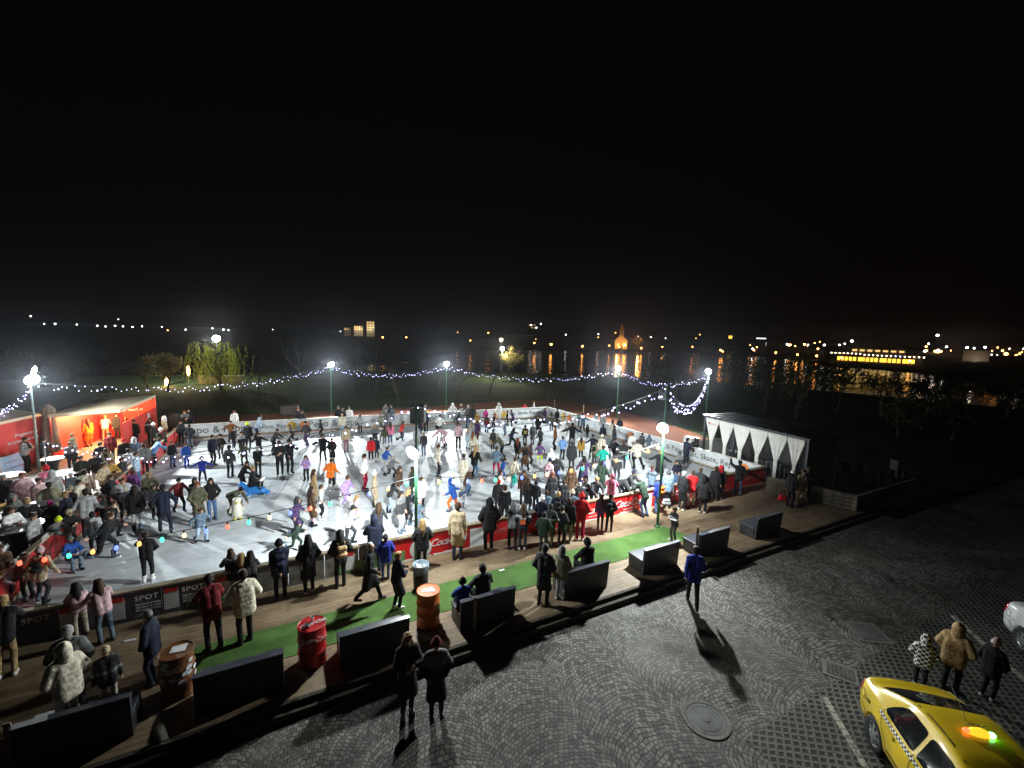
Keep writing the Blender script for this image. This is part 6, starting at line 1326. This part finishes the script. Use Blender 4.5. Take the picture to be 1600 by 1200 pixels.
# x ytop yfoot(0 = from an adult's height) zone pose turn garment top bottom head+colour [extra]
# turn: 0 faces the viewer, 90 faces the viewer's right, 180 faces away
TABLE = '''
284 657 695 i st 20 j black black s:dark
298 663 702 i po 200 j charcoal slate s:dark
292 692 732 i st 10 p blue royal s:brown
317 714 753 i wi 0 j royal navy b:grey
270 689 730 i st 10 j black denim s:brown
250 688 729 i st 190 c black black s:dark
333 679 728 i st 30 j navy black s:dark
346 679 716 i po 330 j black charcoal k:black
281 746 801 i s2 20 h maroon black k:black
307 747 801 i st 0 c charcoal black u:charcoal
311 752 822 i po 10 c olive khaki s:red
332 746 812 i po 350 h black denim l:dark
315 793 848 i s2 20 h slate paleblue s:brown
259 758 832 i s2 180 j navy navy k:black
243 757 810 i po 30 j charcoal black l:brown
215 758 830 i st 160 p black silver l:dark
232 737 796 i le 20 j olive black s:blond
195 746 812 i po 20 p charcoal black s:brown
173 741 802 i s2 60 j black black s:brown
139 766 843 i sk 170 h silver black s:dark
166 772 834 i ph 250 h black black s:dark
168 801 875 i sk 60 j black black s:brown
232 831 910 i ca 170 h black black s:dark
84 810 874 i le 60 p grey black b:lime
113 838 0 i si 20 j blue slate b:grey - 1.35
112 798 857 i ph 30 p black black k:beige
67 857 943 i s2 150 j beige charcoal b:rose
178 782 842 i s2 60 j black black s:brown
150 800 868 i st 200 j slate black k:black
126 810 874 i po 40 p charcoal black s:brown
188 764 822 i st 20 j olive navy s:dark
100 826 888 i st 240 j black charcoal u:black
46 866 938 i st 200 j brown black s:brown
12 880 945 i le 30 h silver navy s:brown
360 696 746 i st 175 j charcoal black k:black
365 668 703 i st 40 j black navy s:dark
378 675 708 i st 10 c black black s:brown
362 657 692 i wi 10 j rust black s:brown
388 660 703 i st 160 j black black b:lime
402 653 685 i le 70 h paleblue navy u:paleblue
405 676 713 i wi 20 j black navy s:brown
404 697 746 i bk 180 j black black s:grey
383 693 728 i s2 200 j olive black s:brown
429 670 708 i le 60 j charcoal black s:dark
437 665 702 i st 240 j charcoal charcoal s:dark
438 688 744 i ph 10 h black black s:brown
453 686 740 i ca 20 j black black b:black
457 663 694 i sk 280 j black black s:dark
480 657 698 i s2 320 j charcoal purple s:dark
503 656 684 i s2 270 j black black s:brown
505 678 721 i wi 350 p black black s:brown
519 684 724 i po 30 c black black s:brown
513 655 671 i st 0 j charcoal black u:charcoal
516 671 692 i s2 70 h slate black s:dark
479 712 751 i ph 330 h lilac black l:brown
517 718 766 i sk 160 j orange charcoal s:brown
491 733 786 i st 90 c tan khaki l:brown
487 760 823 i st 100 c brown rose l:dark
501 757 812 i wi 90 h white black s:brown
380 721 767 i le 60 j black black s:brown
391 738 0 i si 70 j black black s:blond - 1.7
365 762 804 i be 40 j olive olive s:black
535 646 682 i st 20 h cream paleblue s:blond
541 665 706 i st 10 h beige plaid l:brown
563 648 677 i st 190 j silver black s:brown
603 640 668 i st 180 h grey black s:grey
613 641 667 i st 200 j slate charcoal u:slate
595 645 672 i st 40 h khaki grey s:brown
586 663 699 i wi 10 j navy navy s:blond
597 664 692 i wi 350 h white black l:dark
601 666 698 i st 180 h olive grey s:brown
610 659 697 i st 190 h pink denim l:brown
627 658 690 i sk 110 h red navy l:brown
580 683 724 i st 190 h red black s:dark
588 682 721 i st 150 j navy charcoal s:brown
603 698 737 i s2 60 h blue silver s:brown
612 713 747 i sk 60 j grey charcoal s:grey
569 709 767 i st 60 h white crimson s:dark
541 743 792 i s2 60 p lilac lilac b:brown
585 737 792 i st 70 c beige beige o:white
624 728 786 i st 60 h brown paleblue l:brown
645 729 784 i st 260 c green slate l:brown
610 753 800 i le 100 h charcoal paleblue l:black
658 744 803 i po 180 j white black s:brown
684 694 746 i st 90 h cream black s:brown
650 664 703 i st 30 h silver navy s:grey
662 676 712 i st 180 j charcoal denim s:blond
656 650 678 i st 170 c navy navy s:dark
661 650 675 i st 30 h red black s:brown
666 641 675 i st 200 j navy black b:lime
687 648 680 i s2 170 h white black s:brown
694 668 699 i be 250 h rose rose l:black
707 630 661 i s2 180 h white black u:white
701 643 669 i st 90 j charcoal black s:dark
714 646 664 i le 90 j black black s:dark
720 631 658 i st 30 j black charcoal s:blond
731 633 668 i st 170 j grey denim s:grey
738 633 669 i st 180 j charcoal denim k:black
745 644 677 i st 40 h mustard navy l:blond
753 632 661 i st 20 c charcoal black s:brown
759 640 660 i st 180 p magenta navy s:brown
764 630 659 i st 30 j black black s:blond
770 646 673 i sk 100 j black black s:dark
779 630 660 i st 10 p white white u:white
792 642 665 i st 90 c black black s:dark
801 640 666 i sk 290 c purple black s:dark
819 630 652 i s2 20 j red maroon s:brown
833 627 652 i st 70 j silver black s:blond
851 638 660 i st 190 j purple grey s:brown
861 644 673 i st 180 j olive black s:dark
870 640 663 i st 190 j black black s:dark
840 650 678 i st 20 c black black s:black
844 667 706 i wi 250 j charcoal black s:dark
832 662 695 i st 200 c grey black s:grey
820 665 696 i st 180 h black black s:black
867 664 703 i wi 270 h rust black s:brown
880 659 697 i st 180 p white white u:white
878 682 719 i po 175 h sky black s:brown
788 657 684 i st 90 c slate black s:grey
799 663 703 i sk 80 h navy black b:white
770 671 707 i st 200 j black black s:dark
783 678 719 i le 260 h olive black s:grey
808 685 717 i st 180 c black black l:red
820 692 736 i s2 190 c brown black s:dark
828 692 730 i wi 100 h purple black l:brown
843 692 724 i s2 180 j violet lime s:brown
860 701 742 i st 180 p white silver u:white
868 712 762 i s2 180 p black black b:white
855 718 768 i sk 150 c rose rose b:navy
745 657 692 i st 190 j purple navy s:brown
737 658 692 i st 180 h silver silver l:blond
746 674 713 i st 180 h white cream l:brown
738 675 714 i st 170 h cream khaki l:red
716 660 702 i st 350 h rose black l:brown
741 698 747 i s2 150 j black denim l:blond
731 670 703 i st 160 j paleblue paleblue l:blond
724 709 762 i st 180 c cream silver s:brown
729 731 778 i sk 110 j brown denim s:grey
708 749 800 i sk 250 j blue orange u:blue
775 698 743 i s2 180 h slate crimson s:brown
784 717 752 i sk 110 j blue blue s:dark
801 716 763 i sk 150 h cream teal s:brown
781 735 778 i st 60 h white black l:brown
778 750 804 i st 180 p charcoal charcoal b:red
817 734 792 i st 10 j brown black s:brown
824 748 800 i st 180 c charcoal black l:brown
836 752 802 i st 170 h black black b:navy
861 738 794 i st 20 c black maroon l:red
788 758 822 i st 180 h black black s:brown
905 645 668 i st 20 j teal black s:dark
910 645 679 i wi 200 j slate navy s:dark
930 647 672 i st 180 j paleblue denim s:grey
941 646 680 i st 180 h silver paleblue s:grey
956 655 684 i st 150 h cream cream l:brown
967 652 684 i st 180 j navy charcoal s:brown
941 663 696 i st 190 j navy charcoal s:dark
959 664 702 i wk 250 p navy navy s:dark
917 669 686 i st 20 j black black u:black
893 660 702 i wi 180 j black grey s:black
907 683 720 i st 180 j mustard black l:brown
925 679 716 i wi 200 j navy black b:navy
928 691 724 i st 180 c khaki grey s:brown
939 679 722 i st 180 h cream cream b:cream
941 697 742 i s2 190 j teal charcoal s:brown
958 684 724 i wi 60 j black black s:dark
972 688 740 i st 180 h black navy s:brown
962 703 755 i st 170 j charcoal charcoal s:dark
986 676 717 i st 350 h white black s:red
995 688 735 i sk 200 h cream black s:brown
1002 677 707 i st 170 j charcoal black s:dark
1013 680 706 i po 190 j slate slate u:slate
892 690 738 i st 180 p charcoal charcoal b:charcoal
891 728 782 i st 10 c brown black l:brown
911 713 764 i s2 190 c purple purple l:black
906 722 774 i wi 90 j navy purple s:brown
938 720 775 i s2 170 c green charcoal s:dark
1029 703 751 i wi 180 c black charcoal s:blond
1016 727 782 i po 160 j slate royal s:brown
927 743 0 i le 20 j charcoal black s:blond
969 745 0 i be 60 p charcoal charcoal s:dark
980 733 786 i le 60 j charcoal black b:navy
904 754 806 i po 200 j charcoal navy s:grey
912 748 800 i st 180 c black black s:brown
879 750 805 i st 190 j black charcoal s:brown
1070 684 730 i ph 150 j navy navy s:dark
1084 684 723 i ph 200 j black paleblue s:dark
1060 705 744 i st 180 j charcoal navy s:dark
1054 720 758 i po 30 j navy denim s:brown
463 777 836 i s2 70 j purple navy u:charcoal
463 815 862 i sk 60 j green green b:purple
546 790 852 i sk 80 h white charcoal k:black
556 774 812 i s2 90 j rose rose l:blond
592 788 842 i s2 170 j charcoal grey l:brown
626 767 832 i st 60 j charcoal silver l:dark
635 764 824 i s2 70 h black black l:blond
653 780 826 i s2 60 c slate slate s:grey
846 690 722 i st 180 j black black s:dark
760 648 676 i st 160 j maroon denim s:brown
777 655 684 i st 190 j black black s:brown
849 655 683 i st 60 j black black s:brown
884 648 668 i st 180 h rose navy l:blond
975 660 690 i st 190 j silver charcoal s:grey
725 650 678 i st 200 j navy paleblue s:brown
948 705 745 i s2 150 j black black s:dark
290 640 0 b ph 20 j black black s:brown
297 638 0 b st 350 j navy black s:dark
304 642 0 b ph 0 p black black s:brown
367 640 0 b st 10 h white black l:brown
466 636 0 b ph 20 j black black l:red
473 640 0 b st 0 j charcoal black s:dark
529 634 0 b st 10 j black black l:brown
536 637 0 b st 350 c black black s:brown
546 635 0 b st 0 p white black s:brown
603 630 0 b st 350 j grey black s:dark
611 632 0 b st 20 j charcoal black s:brown
1004 746 806 d le 235 j green denim s:grey
1027 744 802 d st 230 j royal denim b:rose pack:orange
1041 735 794 d st 190 j slate black b:charcoal
1064 736 797 d st 160 c black black s:grey
1079 735 792 d st 190 j red white s:brown
1091 731 782 d st 180 j black black s:brown
1097 743 802 d po 185 p black black u:black
1115 728 782 d st 170 c black black s:brown
1123 727 780 d st 165 c black black u:red
1152 719 774 d wa 185 j black denim s:black
1233 735 792 d st 160 j black black k:white
1249 732 790 d st 30 c beige beige s:brown
1259 730 787 d st 200 j black black s:brown
660 811 890 d po 182 p charcoal black l:blond
714 785 874 d st 178 c beige navy s:brown
764 778 862 d po 182 p black black u:black
800 790 856 d le 178 h grey black u:grey
816 787 859 d po 184 h navy charcoal l:brown
845 775 836 d po 184 j navy charcoal b:white
858 787 855 d po 178 j charcoal olive s:dark
870 768 833 d po 190 j navy slate s:blond
886 777 848 d st 160 j black khaki s:brown
891 765 832 d po 180 p slate black b:cream
852 766 828 d st 200 j slate black s:brown
876 790 852 d po 170 j charcoal black s:dark
848 800 862 d po 180 p green charcoal s:black
620 862 950 d ph 100 c navy black s:blond
848 850 947 d po 170 c black black s:dark
875 853 937 d po 175 p khaki silver u:grey
906 770 845 d po 190 j red crimson b:red
951 772 831 d po 180 j black black s:dark
937 772 828 d st 170 j purple black l:brown
1052 792 845 d ph 300 j black grey s:brown
932 853 0 d si 180 j black black b:black - 1.7
366 862 932 d le 190 p black black l:brown
380 866 934 d po 180 j charcoal black l:blond
394 868 936 d le 180 j charcoal charcoal l:dark
439 843 937 d bk 180 p navy black b:black
484 835 927 d po 178 c black black l:black
533 828 917 d po 185 j charcoal black u:charcoal pack:tan
577 845 940 d wk 80 c black black d:grey
586 811 893 d le 182 p navy navy u:navy
603 835 905 d po 190 p royal denim b:charcoal
127 917 990 d le 185 h rose cream l:black
165 910 1000 d le 190 h rose slate l:brown
13 940 1052 d le 170 j black tan s:blond
117 977 0 d po 160 p black black d:grey - 1.78
113 1005 0 d po 190 p cream cream u:cream - 1.72
173 1010 0 d st 175 j black cream k:beige - 1.36
241 953 1067 d po 250 p navy navy k:grey
334 905 1012 d le 185 j maroon navy s:dark
385 890 1004 d po 205 p cream black s:dark
735 916 0 d si 180 p blue navy b:black - 1.20
762 900 0 d si 185 j charcoal black s:black - 1.70
636 985 1113 p ph 15 c black black l:blond
681 995 1116 p po 5 c black black b:maroon
1081 853 947 p wk 190 j royal black s:dark
1437 994 1072 p po 185 p white black u:silver
1482 974 1080 p po 165 p tan black u:tan
1541 998 1092 p po 150 p black black b:rose
20 684 727 t st 170 h sky grey s:brown
42 682 737 t ph 50 h silver black s:brown
72 683 737 t st 60 j black black s:dark
113 690 738 t st 20 j black navy s:brown
128 652 0 t st 170 p black black s:dark
140 654 0 t st 190 c orange rust l:brown
166 650 0 t le 170 h rose khaki s:blond
116 676 0 t st 60 j khaki navy s:blond
106 660 0 t st 30 j brown black s:brown
184 645 0 t st 10 j charcoal black s:dark
200 652 0 t st 20 j brown black s:brown
212 655 0 t st 350 j black black s:dark
221 661 0 t st 40 j black charcoal s:brown
236 652 0 t st 10 j black black l:brown
246 657 0 t st 340 j charcoal black s:dark
242 660 0 t st 60 p black black b:white
259 650 0 t st 250 c beige black u:white
254 668 0 t st 30 j green black b:white
197 685 0 t st 190 j black black b:red
213 683 0 t st 180 h slate black u:silver
243 685 0 t le 100 h sky navy s:brown
228 692 0 t st 180 h grey black s:brown
152 672 0 t st 30 j black black s:dark
175 675 0 t st 350 j maroon black s:brown
188 668 0 t po 60 j rust black s:brown
160 690 0 t ph 20 j navy black s:brown
183 692 0 t st 180 j black black s:dark
205 700 0 t st 200 h white black s:brown
130 711 0 t st 10 j green black s:brown
153 706 0 t po 340 j charcoal white k:black
176 717 0 t ph 20 j mustard khaki s:red
137 733 0 t st 170 h cream black s:dark
87 735 0 t st 180 p silver black u:silver
78 727 0 t st 160 h pink black b:red
40 737 0 t po 20 c rose black s:red
12 740 0 t st 20 j charcoal black s:grey
83 752 0 t po 180 p khaki black s:dark
117 758 0 t st 300 j olive black k:khaki
107 767 0 t po 60 j navy black s:blond
84 783 0 t st 180 j black denim b:magenta 1.35
26 772 0 t po 60 p grey black u:grey
50 777 0 t po 180 c black black s:blond
24 790 0 t ph 30 h white denim l:brown
211 734 0 t st 180 j violet maroon s:brown - 1.45
193 713 0 t st 40 j charcoal rust s:brown
115 738 0 t st 20 j slate black k:white - 1.4
60 758 0 t st 30 j charcoal black s:dark
97 720 0 t po 20 j black charcoal s:brown
222 722 0 t st 30 j olive black s:brown
6 762 0 t st 60 j black black s:dark
8 850 0 t st 40 c brown black s:brown
38 822 0 t st 20 j khaki black s:dark
58 800 0 t st 40 h silver black s:brown
70 815 0 t st 60 j black navy k:black
92 790 0 t po 30 j slate black s:brown
128 748 0 t st 70 p cream black s:dark
143 742 0 t st 340 j charcoal black u:charcoal
150 728 0 t st 20 j brown black s:brown
165 722 0 t po 50 j beige black s:brown
122 722 0 t st 350 p navy black s:dark
170 700 0 t st 190 j khaki black l:brown
193 696 0 t st 30 j charcoal black s:dark
215 705 0 t st 60 j paleblue denim s:brown
236 712 0 t st 200 c black black l:dark
145 690 0 t st 20 j slate black s:grey
66 745 0 t st 30 j rose black s:brown
30 752 0 t st 50 j maroon black s:dark
228 668 0 t st 10 j brown black k:black
205 668 0 t st 350 c charcoal black s:brown
'''
SKIP = {(38, 822), (70, 815), (92, 790), (143, 742), (150, 728), (122, 722), (193, 696), (236, 712), (145, 690), (30, 752), (228, 668), (205, 668), (60, 758), (97, 720), (222, 722), (6, 762), (188, 668), (152, 672), (183, 692), (221, 661), (246, 657),
    (377, 675), (250, 688), (513, 655), (516, 671), (846, 690), (777, 655), (849, 655), (725, 650), (948, 705), (884, 648), (304, 642), (473, 636), (100, 826), (126, 810), (188, 764), (753, 632), (764, 630), (701, 643), (437, 665), (975, 660)}
for line in TABLE.strip().splitlines():
    f = line.split(); x, yt, yb = map(float, f[:3])
    if (x, yt) in SKIP: continue
    pass; hd, hc = f[9].split(':'); ex = f[10] if len(f) > 10 and f[10] != '-' else None; hg = float(f[11]) if len(f) > 11 else None
    if ex and ex[0].isdigit(): hg = float(ex); ex = None
    if f[8] not in RGB: f[8] = 'black'
    if hd in 'slnd' and hc not in HAIR: hc = 'dark'
    person(x, yt, yb or None, f[3], f[4], float(f[5]), f[6], f[7], f[8], hd, hc, ex, hg)
# the seated ones go exactly where they sit; the small pink child is carried on shoulders
by = lambda x, yt: next(p for p in PEOPLE if p['x'] == x and p['yt'] == yt)
def put(x, yt, loc, rz=None, s=None):
    o = by(x, yt)['o']; o.location = loc
    if rz is not None: o.rotation_euler = (0, 0, rz)
    if s: o.scale = (s, s, s)
def on_bench(x, yt, i, off, s, h=0.0):
    a = (-9.95, -7.55, -4.98, -2.22, .88, 3.80, 6.28, 9.34)[i] + off; q = W(a, -3.50); put(x, yt, (q[0], q[1], .43 - .40 * s + h), ANG + PI, s)
on_bench(735, 916, 3, .22, .72); on_bench(762, 900, 3, .78, 1.0); on_bench(932, 853, 4, 1.05, 1.0)
put(391, 738, (SEAL.x - .05, SEAL.y, SEAL.z + .03), by(391, 738)['o'].rotation_euler.z)
car = by(951, 772)['o'].location
person(951, 745, None, 'd', 'si', 180, 'p', 'pink', 'rose', 'o', 'pink', None, 1.15, at=(car.x + .02, car.y + .02, 1.28))
PEOPLE[-1]['carried'] = True
# black blocks on the hooded check jacket
chk = by(1437, 994)['o']
k = NT('check_fabric'); tc = k.n('ShaderNodeTexCoord'); ch = k.n('ShaderNodeTexChecker'); ch.inputs['Scale'].default_value = 1; ch.inputs['Color1'].default_value = (.70, .70, .68, 1); ch.inputs['Color2'].default_value = (.012, .012, .012, 1)
sp = k.n('ShaderNodeSeparateXYZ'); k.l(tc.outputs['Object'], sp.inputs[0]); k.l(k.vec(k.math('DIVIDE', sp.outputs[0], .085), k.math('DIVIDE', sp.outputs[1], .085), k.math('DIVIDE', sp.outputs[2], .075)), ch.inputs['Vector']); k.set('Base Color', ch.outputs['Color']); k.set('Roughness', .9)
for c in chk.children:
    if c.name.startswith(('puffer', 'hood')):
        for s in c.material_slots: s.link = 'OBJECT'; s.material = k.m
# prints on a few backs
def back_print(x, yt, s, size, m, z=1.22, y=.19): lettering(s, size, m, by(x, yt)['o'], (0, y, z), (PI / 2, 0, PI), name='back_print')
back_print(816, 787, 'SKATE', .085, M['ink_white'], 1.28); MB().box((0, .185, 1.14), (.22, .012, .16)).build('back_print', mat('print_orange', (.7, .12, .03), .7), by(816, 787)['o'])
for i in range(3):
    for j in range(3):
        if (i + j) % 2 == 0: MB().box((-.09 + i * .09, .165, 1.12 + j * .09), (.085, .02, .085)).build('back_print', mat('print_lime', (.65, .62, .12), .7) if i == j == 0 else bpy.data.materials['print_lime'], by(820, 665)['o'])
# ---------------------------------------------------------------- labels: look first, then the most telling neighbour
ZONE = dict(i='on the ice', d='on the deck', p='on the cobbles', t='by the tables', b='behind the back barrier')
GROUP = dict(i='skaters on the ice', d='onlookers on the deck', p='people on the cobbles', t='people by the tables and tents', b='onlookers behind the back barrier')
from collections import Counter
def gname(p): return 'check hooded jacket' if p['o'] is chk else f"{cw(p['top'])} {GARM[p['g']]}"
def headw(p): return HEADW[p['head']].format(cw(p['hc']) if p['head'] not in 'u' else '')
def words_(s): return len(s.replace(',', ' ').split())
tops = Counter(gname(p) for p in PEOPLE); tops2 = Counter((gname(p), cw(p['bot'])) for p in PEOPLE)
marks = []
for p in PEOPLE:
    if tops[gname(p)] == 1: marks.append((p, f"the {gname(p)} wearer"))
    elif tops2[(gname(p), cw(p['bot']))] == 1: marks.append((p, f"the {gname(p)} and {cw(p['bot'])} trousers"))
for p in PEOPLE:
    if p['head'] in 'bko' and sum(1 for q in PEOPLE if (q['head'], q['hc']) == (p['head'], p['hc'])) == 1: marks.append((p, f"the {headw(p)} wearer"))
for nm, ph in (('seal_skating_aid', 'the blue plastic seal'), ('penguin_skating_aid', 'the plastic penguin'), ('litter_bin', 'the black litter bin'), ('folded_umbrella', 'the folded umbrella'), ('wooden_fence', 'the board fence'), ('oil_drum', 'the red oil drum'), ('oil_drum.001', 'the orange oil drum'), ('oil_drum.002', 'the stickered brown drum'), ('taxi', 'the yellow taxi'), ('bar_table', 'the big white round table'), ('paper_scrap', 'the paper scrap')):
    q = Q(bpy.data.objects[nm].location); marks.append((dict(x=q[0], yb=q[1], o=bpy.data.objects[nm]), ph))
def foot(p): return Q(p['o'].location)
used = {}
def ladder(p):
    kind = 'child' if p['kid'] else 'person'; g = gname(p); b = cw(p['bot']); z = ZONE[p['zone']]; pw = POSE_WORD[p['pose']]
    if p.get('carried'): yield 'child in pink puffer jacket and pink bobble hat riding on shoulders'; 
    yield f"{kind} in {g} and {b} trousers, {headw(p)}, {pw} {z}"
    f = foot(p); rel = []
    for m, ph in marks:
        if m['o'] is p['o']: continue
        e = foot(m); dx, dy = f[0] - e[0], f[1] - e[1]; d = math.hypot(dx, dy * 1.6)
        if d < 240: rel.append((d, ('beside' if abs(dx) > 1.3 * abs(dy) else 'behind' if dy < 0 else 'in front of') + ' ' + ph))
    rel.sort()
    for d, r in rel[:6]: yield f"{kind} in {g}, {headw(p)}, {r}"
    for d, r in rel[:6]: yield f"{kind} in {g}, {b} trousers, {pw}, {r}"
    for d, r in rel[:8]: yield f"{kind} in {g}, {r}, {z}"
    for d, r in rel[:8]: yield f"{kind} in {g}, {b} trousers, {r}"
    for d, r in rel[:8]: yield f"{kind} in {g}, {pw}, {r}"
full = Counter(next(ladder(p)) for p in PEOPLE)
todo = [p for p in PEOPLE if full[next(ladder(p))] == 1] + [p for p in PEOPLE if full[next(ladder(p))] > 1]
for p in todo:
    first = True; done = None
    for s in ladder(p):
        s = ' '.join(s.replace(' ,', ',').split())
        if first and full.get(s, 0) > 1: first = False; continue
        first = False
        if s not in used and 4 <= words_(s) <= 15: done = s; break
    if done is None:
        done = next(s for s in ladder(p)); import sys; print('LABEL not single:', done, file=sys.stderr)
    used[done] = 1; tag(p['o'], done, 'person', GROUP[p['zone']])
# ---------------------------------------------------------------- light: the lamps of the place, and added spill points over the far poles
def point(loc, power, col, r=.1, name='lamp_light'):
    l = bpy.data.lights.new(name, 'POINT'); l.energy = power; l.color = col; l.shadow_soft_size = r; o = bpy.data.objects.new(name, l); o.location = loc; COL.objects.link(o); return o
def spot(loc, d, power, col, size, r=.12):
    l = bpy.data.lights.new('floodlight_beam', 'SPOT'); l.energy = power; l.color = col; l.shadow_soft_size = r; l.spot_size = size; l.spot_blend = .6
    o = bpy.data.objects.new('floodlight_beam', l); o.location = loc; o.rotation_euler = Vector(d).to_track_quat('-Z', 'Y').to_euler(); COL.objects.link(o); return o
CW = (.93, 1.0, .985)
POWER = [2800, 3300, 2300, 6600, 0, 7000, 0, 6600, 0, 5000, 0, 5400, 2000]
for (loc, dv, tilt), pw in zip(LAMPS, POWER):
    if not pw: continue
    d = Vector((dv.x, dv.y, -.46))
    if pw == 2800: spot(loc, (-.62, .78, -.20), pw, CW, R_(128), .10); continue
    if pw == 2300: point(loc + Vector((0, 0, .05)), 650, CW, .10); spot(loc, (-.85, -1, -.70), pw, CW, R_(150), .10).data.spot_blend = .9; continue
    spot(loc, d, pw, CW, R_(140), .10)
point((pA[0] + .02, pA[1] - .28, 3.6), 850, CW, .10)
for b, h in far_poles: point((b[0], b[1], b[2] + h + .35), 190, CW, .12, 'spill_light')  # no fitting here: points added to brighten the track and bank behind the floodlights
point(TENT2, 1100, (1, .55, .22), .25, 'tent_light')
for loc, pw, col in LITES: point(loc, pw * 2.5, col, .3).data.specular_factor = 0
w = bpy.data.worlds.new('World'); SC.world = w; w.use_nodes = True; bg = w.node_tree.nodes['Background']; bg.inputs[0].default_value = (1.0, .50, .54, 1); bg.inputs[1].default_value = .0017
hz = MB().box((0, 230, 7), (1500, 1360, 40)).build('haze', bpy.data.materials.new('haze')); hz['kind'] = 'stuff'; hm_ = hz.data.materials[0]; hm_.use_nodes = True; nt = hm_.node_tree
for n_ in list(nt.nodes):
    if n_.type == 'BSDF_PRINCIPLED': nt.nodes.remove(n_)
pv = nt.nodes.new('ShaderNodeVolumePrincipled'); pv.inputs['Color'].default_value = (.80, .86, 1.0, 1); pv.inputs['Density'].default_value = .00018; pv.inputs['Anisotropy'].default_value = .90; nt.links.new(pv.outputs[0], nt.nodes['Material Output'].inputs['Volume'])
cam = bpy.data.cameras.new('camera'); cam.sensor_width = 36; cam.lens = FPX / 1600 * 36; cam.clip_end = 5000; cam.clip_start = .05
co = bpy.data.objects.new('camera', cam); COL.objects.link(co)
mw = Matrix(((cR[0], cU[0], -cF[0], 0), (cR[1], cU[1], -cF[1], 0), (cR[2], cU[2], -cF[2], CAMZ), (0, 0, 0, 1))); co.matrix_world = mw
SC.camera = co
SC.view_settings.view_transform = 'Standard'; SC.view_settings.look = 'None'; SC.view_settings.exposure = .12; SC.view_settings.gamma = 1
SC.render.engine = 'CYCLES'; SC.cycles.use_denoising = True; SC.cycles.max_bounces = 6; SC.cycles.diffuse_bounces = 2; SC.cycles.glossy_bounces = 3; SC.cycles.transmission_bounces = 3; SC.cycles.volume_bounces = 0
SC.cycles.sample_clamp_indirect = 4; SC.cycles.use_light_tree = True; SC.cycles.caustics_reflective = False; SC.cycles.caustics_refractive = False
